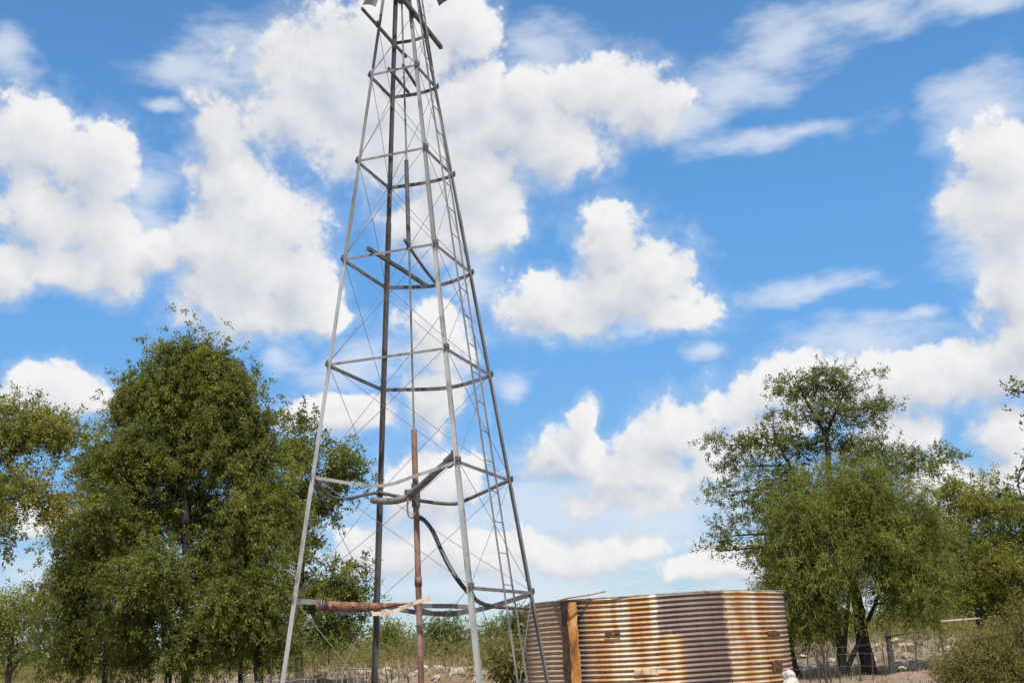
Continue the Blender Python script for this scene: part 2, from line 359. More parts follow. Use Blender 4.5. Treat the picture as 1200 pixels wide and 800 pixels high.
def tank_mat():
    m, nt, b = mat('streaked_rusty_corrugated_iron')
    L = nt.links; tc = nt.nodes.new('ShaderNodeTexCoord'); sx = nt.nodes.new('ShaderNodeSeparateXYZ'); L.new(tc.outputs['Object'], sx.inputs[0])
    at = nt.nodes.new('ShaderNodeMath'); at.operation = 'ARCTAN2'; L.new(sx.outputs[0], at.inputs[0])
    ny = nt.nodes.new('ShaderNodeMath'); ny.operation = 'MULTIPLY'; ny.inputs[1].default_value = -1; L.new(sx.outputs[1], ny.inputs[0]); L.new(ny.outputs[0], at.inputs[1])
    cb = nt.nodes.new('ShaderNodeCombineXYZ'); L.new(at.outputs[0], cb.inputs[0]); L.new(sx.outputs[2], cb.inputs[1])
    def n2(sx_, sz, detail=6, off=0):
        mp = nt.nodes.new('ShaderNodeMapping'); mp.inputs['Scale'].default_value = (sx_, sz, 1); mp.inputs['Location'].default_value = (off, off, 0); L.new(cb.outputs[0], mp.inputs[0])
        n = nt.nodes.new('ShaderNodeTexNoise'); n.inputs['Scale'].default_value = 1; n.inputs['Detail'].default_value = detail; n.inputs['Roughness'].default_value = .6
        L.new(mp.outputs[0], n.inputs['Vector']); return n.outputs['Fac']
    def mth(op, a, b_=None, c=None, clamp=False):
        q = nt.nodes.new('ShaderNodeMath'); q.operation = op; q.use_clamp = clamp
        for i, v in enumerate((a, b_, c)):
            if v is None: continue
            if isinstance(v, (int, float)): q.inputs[i].default_value = v
            else: L.new(v, q.inputs[i])
        return q.outputs[0]
    # bands round the wall: position along the visible front, edges broken up by noise
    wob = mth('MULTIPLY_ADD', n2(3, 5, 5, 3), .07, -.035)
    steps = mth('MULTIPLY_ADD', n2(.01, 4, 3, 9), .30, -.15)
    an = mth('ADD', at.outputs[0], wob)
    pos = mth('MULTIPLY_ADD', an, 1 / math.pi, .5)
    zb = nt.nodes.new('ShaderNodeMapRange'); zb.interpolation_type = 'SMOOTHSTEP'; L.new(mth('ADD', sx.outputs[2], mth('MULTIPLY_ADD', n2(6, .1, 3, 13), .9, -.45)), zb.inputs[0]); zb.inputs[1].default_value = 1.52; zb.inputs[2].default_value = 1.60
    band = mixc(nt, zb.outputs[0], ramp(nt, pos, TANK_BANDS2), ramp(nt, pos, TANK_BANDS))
    # grey band: lower left corner steps to the right
    streak = ramp(nt, n2(26, .7, 5), [(.35, (.70, .55, .45)), (.48, (1, 1, 1)), (.62, (1.0, .92, .8)), (.75, (.78, .5, .3))])
    c = mixc(nt, .5, band, streak, 'MULTIPLY')
    # rust brown in the valleys, doubling as painted shade between the ridges
    ph = mth('SINE', mth('MULTIPLY', sx.outputs[2], 2 * math.pi / PITCH_CORR))
    val = mth('MULTIPLY', mth('MULTIPLY_ADD', ph, -.5, .5), mth('MULTIPLY_ADD', n2(9, 3, 4, 5), 1.6, -.05, clamp=True), clamp=True)
    c = mixc(nt, val, c, mixc(nt, .8, c, (.12, .045, .018)))
    spots = ramp(nt, n2(7, 3.2, 7, 21), [(.66, (0, 0, 0)), (.71, (1, 1, 1))])
    c = mixc(nt, spots, c, (.09, .035, .018))
    fine = ramp(nt, n2(60, 40, 4), [(.3, (.75, .72, .7)), (.6, (1, 1, 1))]); c = mixc(nt, .7, c, fine, 'MULTIPLY')
    L.new(c, b.inputs['Base Color']); b.inputs['Metallic'].default_value = .12; b.inputs['Roughness'].default_value = .62
    bump(nt, n2(40, 40, 5), b, .25, .006); return m


PITCH_CORR = .072
TANK_BANDS = None  # set with the tank

# ------------------------------------------------------------------ terrain
def gz(x, y):                                                # height of the ground: flat, then a low bank beyond 42 m
    t = np.clip((y - 42) / 18, 0, 1); s = t * t * (3 - 2 * t)
    return .72 * s + .10 * np.sin(x * .23 + 1) * np.sin(y * .31) * np.clip((y - 20) / 20, 0, 1) * np.clip((200 - y) / 100, 0, 1)


def build_ground():
    xs = np.concatenate([-np.geomspace(3000, 90, 14), np.linspace(-80, 80, 161), np.geomspace(90, 3000, 14)])
    ys = np.concatenate([-np.geomspace(3000, 60, 12), np.linspace(-50, 130, 181), np.geomspace(140, 4000, 18)])
    X, Y = np.meshgrid(xs, ys); Z = gz(X, Y) + rng.normal(0, .018, X.shape) * (np.abs(X) < 80) * (np.abs(Y) < 130)
    V = np.stack([X, Y, Z], -1).reshape(-1, 3); nx, ny = len(xs), len(ys)
    i = (np.arange(ny - 1)[:, None] * nx + np.arange(nx - 1)).ravel()
    F = np.stack([i, i + 1, i + nx + 1, i + nx], -1)
    tag(npmesh('ground', V, F, M['ground'], smooth=True), 'dry stony sandy ground rising to a low bank', 'ground', kind='structure')


build_ground()

# ------------------------------------------------------------------ windmill tower
SC = 1.15
TC = Vector((-.935 * SC, 10 * SC, 0)); PHI = math.radians(26.94); HB, HTOP = 1.189 * SC, 7.717 * SC
RING = [1.6 + h * SC for h in (.464, 1.496, 2.503, 3.514, 4.523, 5.458, 6.03)]
KI = {'R': 0, 'D': 1, 'L': 2, 'N': 3}
ZTOP = 9.55


def leg_pt(k, z):
    a = PHI + KI[k] * math.pi / 2; r = HB * (1 - (z - EYE) / HTOP)
    return Vector((TC.x + r * math.cos(a), TC.y + r * math.sin(a), z))


def angle_iron(w, t): return [(0, 0), (w, 0), (w, t), (t, t), (t, w), (0, w)]


mill = empty('windmill', (TC.x, TC.y, 0), 'tall tapering steel lattice windmill tower with four legs and a ladder', 'windmill')
for k in 'LDNR':
    m = MB(); a = leg_pt(k, -.1); b = leg_pt(k, ZTOP)
    inward = (TC - Vector((a.x, a.y, 0))).normalized(); xd = Matrix.Rotation(-math.pi / 4, 3, 'Z') @ inward
    w = .046 if k != 'D' else .054
    for q, (f0, f1) in enumerate(((0, .345), (.33, .67), (.655, 1))):     # three lengths lapped over each other
        ww = w * (1 - .12 * q); m.sweep(angle_iron(ww, .007), [a + (b - a) * (f0 + (f1 - f0) * i / 4) - inward * .004 * (2 - q) for i in range(5)], xd)
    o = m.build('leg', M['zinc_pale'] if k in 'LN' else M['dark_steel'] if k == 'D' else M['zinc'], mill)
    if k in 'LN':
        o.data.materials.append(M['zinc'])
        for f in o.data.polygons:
            if f.center.z > 5.2: f.material_index = 1  # duller colour higher up paints in the darkening against bright cloud
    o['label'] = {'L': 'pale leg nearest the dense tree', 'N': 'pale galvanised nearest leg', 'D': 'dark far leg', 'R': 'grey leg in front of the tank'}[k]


def bar(pts, w, mt, name='crossbar', tube=False):
    m = MB()
    if tube: m.tube(pts, w / 2, 8)
    else: m.sweep(angle_iron(w, .006), pts, (0, 0, -1))
    return m.build(name, mt, mill)


def bent(a, b, vias):                                        # smooth polyline through given points
    p = [Vector(a)] + [Vector(v) for v in vias] + [Vector(b)]; out = []
    q = [p[0] * 2 - p[1]] + p + [p[-1] * 2 - p[-2]]
    for i in range(1, len(q) - 2):
        for s in range(6):
            t = s / 6; p0, p1, p2, p3 = q[i - 1:i + 3]
            out.append(.5 * ((2 * p1) + (p2 - p0) * t + (2 * p0 - 5 * p1 + 4 * p2 - p3) * t * t + (3 * p1 - p0 - 3 * p2 + p3) * t ** 3))
    out.append(p[-1]); return out


def between(a, b, f, x, y):                                  # the place at fraction f of the line a-b, seen at photo point x, y
    Y = (a + (b - a) * f).y; return P(x, y, Y)


for i, z in enumerate(RING):
    L_, D_, N_, R_ = (leg_pt(k, z) for k in 'LDNR')
    if i == 0:                                               # lowest visible ring, bent and half broken away
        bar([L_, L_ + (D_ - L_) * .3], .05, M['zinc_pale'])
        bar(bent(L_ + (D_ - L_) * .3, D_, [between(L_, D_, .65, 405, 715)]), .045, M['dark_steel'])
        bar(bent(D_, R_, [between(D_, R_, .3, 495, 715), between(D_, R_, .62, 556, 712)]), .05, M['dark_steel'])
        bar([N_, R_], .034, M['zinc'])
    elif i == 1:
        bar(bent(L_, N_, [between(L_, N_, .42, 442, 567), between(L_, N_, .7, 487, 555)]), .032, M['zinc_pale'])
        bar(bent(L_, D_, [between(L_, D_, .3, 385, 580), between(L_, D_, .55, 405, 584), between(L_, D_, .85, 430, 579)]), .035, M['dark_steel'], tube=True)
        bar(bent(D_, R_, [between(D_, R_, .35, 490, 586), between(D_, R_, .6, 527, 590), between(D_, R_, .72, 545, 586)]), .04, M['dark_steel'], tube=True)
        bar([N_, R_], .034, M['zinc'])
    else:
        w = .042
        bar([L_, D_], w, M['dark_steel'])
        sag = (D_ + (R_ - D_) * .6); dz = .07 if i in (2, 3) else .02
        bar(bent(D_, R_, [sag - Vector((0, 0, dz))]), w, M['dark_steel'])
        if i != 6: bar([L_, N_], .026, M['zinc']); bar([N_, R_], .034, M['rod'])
    for k in 'LDNR':                                         # bolted corner plates
        m = MB(); p = leg_pt(k, z); out = (p - Vector((TC.x, TC.y, z))).normalized(); s = out.cross(Vector((0, 0, 1)))
        m.box(p + out * .012, out * .004, s * .03, (0, 0, .032)); m.tube([p + out * .01 + s * .016, p + out * .026 + s * .016], .008, 6)
        m.tube([p + out * .01 - s * .016, p + out * .026 - s * .016], .008, 6)
        m.build('corner_plate', M['dark_steel'], mill)

lev = [-.02] + RING
for i in range(len(lev) - 1):                                # thin crossed bracing wires in every bay
    for a, b in (('L', 'N'), ('N', 'R'), ('R', 'D'), ('D', 'L')):
        for u, v in ((a, b), (b, a)):
            p, q = leg_pt(u, lev[i]), leg_pt(v, lev[i + 1]); mid = (p + q) / 2 + Vector((random.uniform(-.02, .02), random.uniform(-.02, .02), random.uniform(-.03, .0)))
            m = MB(); m.tube([p, mid, q], .0030 if i else .0036, 5); m.build('brace_wire', M['wire'], mill)

# ladder on the near right face
a0, a1 = leg_pt('N', 0), leg_pt('R', 0); b0, b1 = leg_pt('N', ZTOP - .25), leg_pt('R', ZTOP - .25)
out = Vector((math.cos(PHI - math.pi / 4), math.sin(PHI - math.pi / 4), 0)); hd = (a1 - a0).normalized()
lad_b, lad_t = (a0 + a1) / 2 + out * .05, (b0 + b1) / 2 + out * .05
lm_ = MB(); lm_.box(lad_b + Vector((0, 0, .03)), hd * .2, out * .03, (0, 0, .03)); ladder = lm_.build('ladder', M['zinc'], mill)
for s in (-1, 1):
    m = MB(); m.sweep([(-.009, -.004), (.009, -.004), (.009, .004), (-.009, .004)], [lad_b + hd * s * .15, lad_t + hd * s * .085], out); m.build('rail', M['zinc'], ladder)
for j in range(1, 30):
    f = j / 30; c = lad_b + (lad_t - lad_b) * f; hw = .15 + (.085 - .15) * f
    m = MB(); m.tube([c - hd * hw, c + hd * hw], .005, 6); m.build('rung', M['wire'], ladder)

# service platform beams near the top and short ties in the second ring
def beam(p, q, w, h, mt, name, parent):
    m = MB(); m.sweep([(-h / 2, -w / 2), (h / 2, -w / 2), (h / 2, w / 2), (-h / 2, w / 2)], [p, q], (0, 0, 1)); return m.build(name, mt, parent)


ZA = RING[6] + .05
beam(PZ(424, 10, ZA), PZ(476, 67, ZA), .026, .03, M['dark_steel'], 'platform_beam', mill)
beam(PZ(462, -14, ZA), PZ(517, 56, ZA), .042, .045, M['dark_steel'], 'platform_beam', mill)
for (x0, y0, x1, y1) in ((455, 80, 479, 109), (472, 76, 488, 101)):
    beam(PZ(x0, y0, RING[5] + .03), PZ(x1, y1, RING[5] + .03), .024, .028, M['dark_steel'], 'platform_beam', mill)

# head: mast pipe, gear case, wheel with one blade gone, tail
HUBDZ = -.23
m = MB(); m.tube([(TC.x, TC.y, RING[6] + .35), (TC.x, TC.y, 10.0)], .045, 12); m.build('mast_pipe', M['dark_steel'], mill)
HUBX = P(478, 0, TC.y - .46).x; HUB = Vector((HUBX, TC.y - .46, 10.0 + HUBDZ))
m = MB(); m.sweep([(-.13, -.12), (.13, -.12), (.16, 0), (.13, .14), (-.13, .14), (-.16, 0)], [(TC.x, TC.y - .3, 9.98), (TC.x, TC.y + .25, 9.98)], (1, 0, 0)); m.build('gear_case', M['dark_steel'], mill)
m = MB(); m.tube([HUB + Vector((0, -.06, 0)), HUB + Vector((0, .18, 0))], [.09, .07], 14)
for r in (.62, 1.08):
    m.tube([HUB + Vector((math.cos(t) * r, 0, math.sin(t) * r)) for t in np.linspace(0, 2 * math.pi, 49)], .009, 6, cap=False)
wheel = m.build('wheel', M['zinc'], mill)
WR = 1.28
for j in range(18):
    t = -math.pi / 2 + j * 2 * math.pi / 18
    rd = Vector((math.cos(t), 0, math.sin(t))); td = Vector((-math.sin(t), 0, math.cos(t))); ax = Vector((0, -1, 0))
    if j % 3 == 0:
        m = MB(); m.tube([HUB, HUB + rd * 1.1], .011, 6); m.build('spoke', M['zinc'], wheel)
    if j in (0, 8): continue                                 # blades missing
    m = MB(); V = []; n = 5
    for r, hw in ((.55, .06), (WR, .11)):
        for q in range(n):
            s = q / (n - 1) * 2 - 1; tilt = .55
            V.append(HUB + rd * (r + .02 * s) + td * (s * hw * math.cos(tilt)) + ax * (s * hw * math.sin(tilt) + .03 * (1 - s * s)))
    V2 = [Vector(v) + ax * .003 for v in V]
    F = [(q, q + 1, n + q + 1, n + q) for q in range(n - 1)]; k2 = 2 * n
    F2 = [tuple(i + k2 for i in reversed(f)) for f in F]
    E_ = [(0, n, n + k2, k2), (n - 1, n - 1 + k2, 2 * n - 1 + k2, 2 * n - 1)] + [(q, k2 + q, k2 + q + 1, q + 1) for q in range(n - 1)] + [(n + q, n + q + 1, k2 + n + q + 1, k2 + n + q) for q in range(n - 1)]
    m.add(V + V2, F + F2 + E_); m.build('blade', M['dark_steel'], wheel)
m = MB(); tb = Vector((TC.x, TC.y + .25, 10.02)); m.tube([tb, tb + Vector((.1, .8, .05))], .02, 8)
m.sweep([(-.004, -.18), (.004, -.3), (.004, .3), (-.004, .18)], [tb + Vector((.08, .5, .05)), tb + Vector((.15, 1.15, .06))], (1, 0, 0)); m.build('tail_vane', M['zinc'], mill)

# broken beams lying across the middle ring
ZD = RING[3] + .03
for (pts, w, lab) in (([(431, 291), (470, 315), (500, 335)], .036, 'thick straight loose beam leaning across the middle ring of the tower'),
                      ([(474, 281), (486, 299), (498, 316), (510, 331)], .024, 'thin bent loose bar curving down across the middle ring of the tower')):
    q = []
    for j, (x, y) in enumerate(pts):
        q.append(PZ(x, y, ZD))
    m = MB(); m.sweep([(-w / 2, -w / 2), (w / 2, -w / 2), (w / 2, w / 2), (-w / 2, w / 2)], q, (0, 0, 1))
    tag(m.build('loose_beam', M['dark_steel']), lab, 'beam')

# pump pipe on the tower axis
pump = empty('pump_pipe', (TC.x, TC.y, 0), 'rusty red brown standpipe with a pump rod rising through the tower centre', 'pipe')
def axis(x, y): return Vector((P(x, y, TC.y).x, TC.y, P(x, y, TC.y).z))
zp = axis(486, 503).z
m = MB(); m.tube([(TC.x, TC.y, -.1 + j * (zp + .1) / 20) for j in range(21)], .031, 14); m.tube([(TC.x, TC.y, .5), (TC.x, TC.y, .62)], .040, 14); m.tube([(TC.x, TC.y, 2.22), (TC.x, TC.y, 2.31)], .038, 14)
m.build('standpipe', M['rust_pipe'], pump, True)
m = MB(); m.tube([(TC.x, TC.y, zp - .1), (TC.x + .004, TC.y, 6.0), (TC.x, TC.y, RING[6] + .5)], .011, 8); m.build('pump_rod', M['zinc'], pump)
za, zb = axis(480, 290).z, axis(475, 188).z
m = MB(); m.tube([(TC.x, TC.y, za), (TC.x, TC.y, zb)], .024, 8); m.build('rod_guide', M['dark_steel'], pump)
zt = axis(485, 578).z
m = MB(); m.tube([(TC.x, TC.y, zt - .14), (TC.x, TC.y, zt + .10)], .044, 12); m.tube([(TC.x, TC.y - .02, zt), (TC.x - .1, TC.y - .06, zt - .005)], .045, 12); m.build('tee_fitting', M['dark_steel'], pump)
m = MB(); hk = [(478, 583), (477.5, 596), (479, 604), (484, 606), (487, 600)]
m.tube(bent(P(*hk[0], TC.y - .1), P(*hk[-1], TC.y - .1), [P(x, y, TC.y - .1) for x, y in hk[1:-1]]), .011, 6); m.build('hook', M['rod'], pump)

# discharge pipe, hose, rusted channel
yN = leg_pt('N', RING[1]).y; yD = leg_pt('D', RING[1]).y
m = MB(); m.tube(bent(P(437, 586, TC.y + .55), P(528, 539, yN + .1), [P(456, 587, TC.y + .2), P(470, 585, TC.y - .02), P(481, 579, TC.y - .08), P(498, 565, TC.y - .35), P(515, 549, TC.y - .7)]), .036, 12)
dp = m.build('discharge_pipe', M['rod'], None, True)
tag(dp, 'thick grey brown discharge pipe slanting from the standpipe up to the near leg', 'pipe')
m = MB(); e0, e1 = P(524, 543, yN + .12), P(532, 536, yN + .06); m.tube([e0, e1], .055, 12); m.tube([e1 + Vector((0, 0, .0)), e1 + Vector((.0, 0, .07))], .03, 8); m.build('end_flange', M['dark_steel'], dp)
m = MB(); hp = [(489, 605), (497, 609), (507, 622), (517, 644), (527, 664), (538, 681), (549, 694), (560, 704), (569, 708.5)]
hy = [TC.y, TC.y - .1, TC.y - .3, TC.y - .5, TC.y - .6, TC.y - .65, TC.y - .5, TC.y - .2, TC.y + .1]
hpts = [P(x, y, Y) for (x, y), Y in zip(hp, hy)]
m.tube(bent(hpts[0], hpts[-1], hpts[1:-1]), .022, 10)
ho = m.build('hose', M['hose'], None, True); tag(ho, 'black hose drooping from the standpipe to the near leg', 'hose')
for a, b_ in ((hpts[0], hpts[1]), (hpts[6], hpts[7])):
    m = MB(); m.tube([a + (b_ - a) * .2, a + (b_ - a) * .45], .028, 10); m.build('hose_clamp', M['zinc'], ho)
c0, c1 = leg_pt('L', RING[0]), leg_pt('N', RING[0])
chan = MB(); CP = [(371, 709, .2), (395, 710, .24), (420, 711, .4), (444, 710, .5), (464, 708, .55), (484, 706, .6)]
cpts = [P(x, y, (c0 + (c1 - c0) * f).y) for x, y, f in CP]
dirx = (c1 - c0).normalized(); back = Vector((0, 0, 1)).cross(dirx)
if back.y < 0: back = -back
path = bent(cpts[0], cpts[-1], cpts[1:-1]); V = []; n = 7; kk = len(path)
for i, p in enumerate(path):                                 # a rusted pipe split open at the back, torn and thinning to a strip
    f = i / (kk - 1); hh = .050 * min(1, max(.12, 1.55 - 1.5 * f)); lo, hi = -1.45 + random.uniform(-.12, .25), 1.25 + random.uniform(-.25, .15)
    for rr in (1, .9):
        for q in range(n):
            t = lo + (hi - lo) * q / (n - 1); V.append(p + Vector((0, 0, math.sin(t) * hh * rr)) - back * (math.cos(t) * hh * rr * .9 - .03))
F = []
for i in range(kk - 1):
    a, b_ = i * 2 * n, (i + 1) * 2 * n
    for q in range(n - 1): F += [(a + q, a + q + 1, b_ + q + 1, b_ + q), (a + n + q, b_ + n + q, b_ + n + q + 1, a + n + q + 1)]
    F += [(a, b_, b_ + n, a + n), (a + n - 1, a + 2 * n - 1, b_ + 2 * n - 1, b_ + n - 1)]
for a in (0, (kk - 1) * 2 * n): F += [(a + q, a + n + q, a + n + q + 1, a + q + 1) for q in range(n - 1)]
chan.add(V, F); ch = chan.build('rusty_channel', M['rust'])
tag(ch, 'torn orange rusty steel channel with round holes hung along the lowest ring', 'channel')
for (x, y, f) in ((384, 710, .22), (392, 711, .24), (415, 712, .36)):
    p = P(x, y, (c0 + (c1 - c0) * f).y); m = MB(); m.tube([p - back * .026, p - back * .018], .018, 12); m.build('bolt_hole', M['hose'], ch)
m = MB(); sp_ = [(436, 719, .5), (455, 717.5, .55), (470, 713, .6), (484, 706.5, .66), (505, 700, .78)]
q = [P(x, y, (c0 + (c1 - c0) * f).y) for x, y, f in sp_]; m.sweep([(-.018, -.004), (.018, -.004), (.018, .004), (-.018, .004)], bent(q[0], q[-1], q[1:-1]), (0, 0, 1)); m.build('torn_strip', M['pale_iron'], ch)
m = MB(); q = [P(484, 707, TC.y + .2), P(505, 707, TC.y), P(530, 707, TC.y - .2), P(550, 708.5, TC.y - .3)]
q2 = [P(486, 711, TC.y + .2), P(505, 716, TC.y), P(527, 717, TC.y - .2), P(550, 713, TC.y - .3)]
m.sweep(angle_iron(.045, .006), q, (0, 0, -1)); o = m.build('bent_bar', M['rod']); tag(o, 'upper of two dark bars bowed apart behind the standpipe foot ring', 'bar')
m = MB(); m.sweep(angle_iron(.045, .006), q2, (0, 0, -1)); o = m.build('bent_bar', M['dark_steel']); tag(o, 'lower of two dark bars bowed apart behind the standpipe foot ring', 'bar')

def tie(parent, pa, pb, r=.05):                              # a turn of wire round a pipe
    a = (pb - pa).normalized(); x = a.cross(Vector((0, 0, 1))).normalized(); y = a.cross(x); m = MB()
    m.tube([pa + (x * math.cos(t) + y * math.sin(t)) * r + a * (t * .004) for t in np.linspace(0, 12.5, 30)], .004, 5); return m.build('wire_tie', M['wire'], parent)


tie(ch, path[1], path[3], .056); tie(ch, path[14], path[16], .05)
# ------------------------------------------------------------------ corrugated tank
TD = 19.0; TP = P(769, 746, TD); TR = 146 / FPX * TD / math.sqrt(1 - (146 / FPX) ** 2) * 1.0; 
TH = P(775, 696, TD - TR).z; TX = TP.x + .0
def tpos(px):                                                # photo x -> position 0..1 round the visible front
    d = ray(px, 750); d2 = Vector((d.x, d.y)).normalized(); c = Vector((TX, TD)); b_ = d2.dot(c); disc = b_ * b_ - c.length_squared + TR * TR
    if disc < 0: return 0 if px < 769 else 1
    h = d2 * (b_ - math.sqrt(disc)) - c; return math.atan2(h.x, -h.y) / math.pi + .5
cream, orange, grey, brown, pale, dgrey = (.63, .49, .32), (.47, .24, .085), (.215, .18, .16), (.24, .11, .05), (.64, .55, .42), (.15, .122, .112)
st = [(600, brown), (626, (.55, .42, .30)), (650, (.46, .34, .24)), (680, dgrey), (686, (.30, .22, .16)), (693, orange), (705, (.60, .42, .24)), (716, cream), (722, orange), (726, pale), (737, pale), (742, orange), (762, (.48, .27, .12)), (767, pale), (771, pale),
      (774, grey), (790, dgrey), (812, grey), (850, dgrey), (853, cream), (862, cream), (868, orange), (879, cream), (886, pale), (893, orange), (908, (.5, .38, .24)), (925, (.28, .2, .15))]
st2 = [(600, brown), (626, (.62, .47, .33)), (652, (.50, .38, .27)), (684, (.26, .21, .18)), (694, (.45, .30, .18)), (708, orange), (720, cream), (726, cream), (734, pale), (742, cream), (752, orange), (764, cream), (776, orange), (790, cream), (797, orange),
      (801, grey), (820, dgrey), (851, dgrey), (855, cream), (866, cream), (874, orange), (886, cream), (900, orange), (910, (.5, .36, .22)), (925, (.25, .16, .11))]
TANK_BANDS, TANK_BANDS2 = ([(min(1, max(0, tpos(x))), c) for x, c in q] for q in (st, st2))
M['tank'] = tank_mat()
tank = empty('water_tank', (TX, TD, 0), 'round corrugated iron water tank streaked with orange rust and grey', 'water tank')
def build_tank():
    na, per = 220, 8; nz = int(round(TH / PITCH_CORR * per)); zs = np.linspace(0, TH, nz + 1); an = np.linspace(0, 2 * math.pi, na, endpoint=False)
    A, Z = np.meshgrid(an, zs)
    dent = .02 * np.sin(3 * A + .7) + .012 * np.sin(7 * A + 2) * (Z / TH) + .01 * np.sin(11 * A + Z * 1.3)
    def shell(off, sgn):
        r = TR + dent + .005 * (np.floor(Z / .74) % 2) + .004 * (np.sin(A * 4 + np.floor(Z / .74) * 1.7) > .0) + .0125 * np.sin(Z * 2 * math.pi / PITCH_CORR) + off
        top = .012 * np.sin(5 * A) * (Z / TH) + np.where(Z > TH - .01, rng.normal(0, .008, A.shape), 0)
        return np.stack([r * np.sin(A), -r * np.cos(A), Z + top], -1).reshape(-1, 3)
    V = np.concatenate([shell(0, 1), shell(-.004, -1)]); n = na * (nz + 1)
    i = np.arange(nz)[:, None] * na; j = np.arange(na); a = (i + j).ravel(); b_ = (i + (j + 1) % na).ravel()
    Fo = np.stack([a, b_, b_ + na, a + na], -1); Fi = np.stack([a, a + na, b_ + na, b_], -1) + n
    t = nz * na + j; t2 = nz * na + (j + 1) % na; Ft = np.stack([t, t2, t2 + n, t + n], -1)
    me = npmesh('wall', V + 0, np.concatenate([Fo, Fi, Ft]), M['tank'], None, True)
    me.location = (TX, TD, 0); me.parent = tank; me.matrix_parent_inverse = world_inv(tank)
build_tank()
def tank_pt(px, z, off=0):
    t = (tpos(px) - .5) * math.pi; r = TR + .02 + off; return Vector((TX + r * math.sin(t), TD - r * math.cos(t), z))
# flat rusted strip standing off the wall beside the seam
def strip(px0, px1, o0, o1, mt, name, z1):
    m = MB(); p0, p1 = tank_pt(px0, 0, o0), tank_pt(px1, 0, o1); nz = 14; V = []
    nrm = Vector((0, 0, 1)).cross((p1 - p0).normalized()); t = .012
    for j in range(nz + 1):
        z = z1 * j / nz; wv = random.uniform(-.02, .02)
        for p, w_ in ((p0, wv), (p1, random.uniform(-.012, .012))):
            V += [Vector((p.x + w_, p.y, z)), Vector((p.x + w_, p.y, z)) + nrm * t]
    F = [f for j in range(nz) for f in ((4*j, 4*j+2, 4*j+6, 4*j+4), (4*j+1, 4*j+5, 4*j+7, 4*j+3), (4*j, 4*j+4, 4*j+5, 4*j+1), (4*j+2, 4*j+3, 4*j+7, 4*j+6))] + [(0, 1, 3, 2), (4*nz, 4*nz+2, 4*nz+3, 4*nz+1)]
    m.add(V, F); return m.build(name, mt, tank)
strip(673.5, 681, .10, .04, M['pillar'], 'support_strip', TH - .03)
strip(660, 673.2, .0, .10, M['dark_rust'], 'strip_shade', TH - .01)  # dark angled strip standing in for the shade left of the support strip
m = MB()                                                     # rolled rim along the top, rust eaten
m.tube([(TX + (TR + .004) * math.sin(t), TD - (TR + .004) * math.cos(t), TH + .004 + .006 * math.sin(5 * t)) for t in np.linspace(0, 2 * math.pi, 121)], .010, 6, cap=False, wob=.7); m.build('rim', M['rod'], tank)
for (x0, x1, y0, y1, mt) in ((741, 780, 784, 791, 'pale_iron'), (899, 913, 740, 745, 'dark_rust'), (900, 912, 776, 788, 'dark_rust'), (710, 728, 741.5, 745, 'dark_rust')):
    m = MB(); n = 6; V = []
    z1, z0 = P(x0, y0, TD - TR).z, P(x0, y1, TD - TR).z
    for j in range(n + 1):
        x = x0 + (x1 - x0) * j / n; jz = random.uniform(-.02, .02)
        for z, off in ((z0 + jz, .008), (z1 + random.uniform(-.02, .02), .008), (z1 + jz, .0), (z0, .0)): V.append(tank_pt(x, z, off))
    F = [(4*j+q, 4*j+(q+1) % 4, 4*j+4+(q+1) % 4, 4*j+4+q) for j in range(n) for q in range(4)] + [(0, 1, 2, 3), (4*n, 4*n+1, 4*n+2, 4*n+3)]
    m.add(V, F); m.build('patch_plate', M[mt], tank)
for px in (701, 768.5, 853, 897):                            # rivets down the lapped sheet edges
    m = MB(); z = .04
    while z < TH - .05:
        p = tank_pt(px + random.uniform(-.4, .4), z + .018, -.006); n_ = Vector((p.x - TX, p.y - TD, 0)).normalized(); m.tube([p, p + n_ * .012, p + n_ * .016], [.011, .010, .004], 6); z += .144
    m.build('rivet_row', M['dark_rust'], tank)
# pole lying on the rim
m = MB(); p0, p1 = P(616, 713.5, TD - .2), P(668, 699.5, TD - TR + .25); p2 = P(710, 692, TD - TR + .35)
m.tube([p0, (p0 + p1) / 2, p1, (p1 + p2) / 2 + Vector((0, 0, -.01)), p2], [.014, .016, .017, .017, .015], 8)
tag(m.build('pole', M['pale_wood'], None, True), 'thin bleached pole lying along the tank rim above the rusty strip', 'pole')
# feed pipe from the hose to the tank
m = MB(); q = [hpts[-1], P(590, 711.5, 13.5), P(622, 713, 17.6)]; m.tube(bent(q[0], q[2], [q[1]]), .022, 10)
tag(m.build('feed_pipe', M['hose'], None, True), 'dark level feed pipe running from the hose end to the tank', 'pipe')

# ------------------------------------------------------------------ vegetation
def tube_np(paths, n=5):                                     # many tapered tubes into one vertex/face array
    V, F, o = [], [], 0
    for pts, rad in paths:
        pts = np.asarray(pts, float); k = len(pts); t = np.gradient(pts, axis=0); t /= np.linalg.norm(t, axis=1, keepdims=True) + 1e-9
        ref = np.where(np.abs(t[:, 2:3]) < .9, [[0, 0, 1.]], [[1., 0, 0]]); x = np.cross(t, ref); x /= np.linalg.norm(x, axis=1, keepdims=True) + 1e-9; y = np.cross(t, x)
        a = np.arange(n) * 2 * np.pi / n; r = np.asarray(rad)[:, None, None]
        V.append((pts[:, None] + r * (x[:, None] * np.cos(a)[None, :, None] + y[:, None] * np.sin(a)[None, :, None])).reshape(-1, 3))
        i = (np.arange(k - 1)[:, None] * n); j = np.arange(n); F.append(np.stack([i + j, i + (j + 1) % n, i + n + (j + 1) % n, i + n + j], -1).reshape(-1, 4) + o); o += k * n
    return np.concatenate(V), np.concatenate(F)


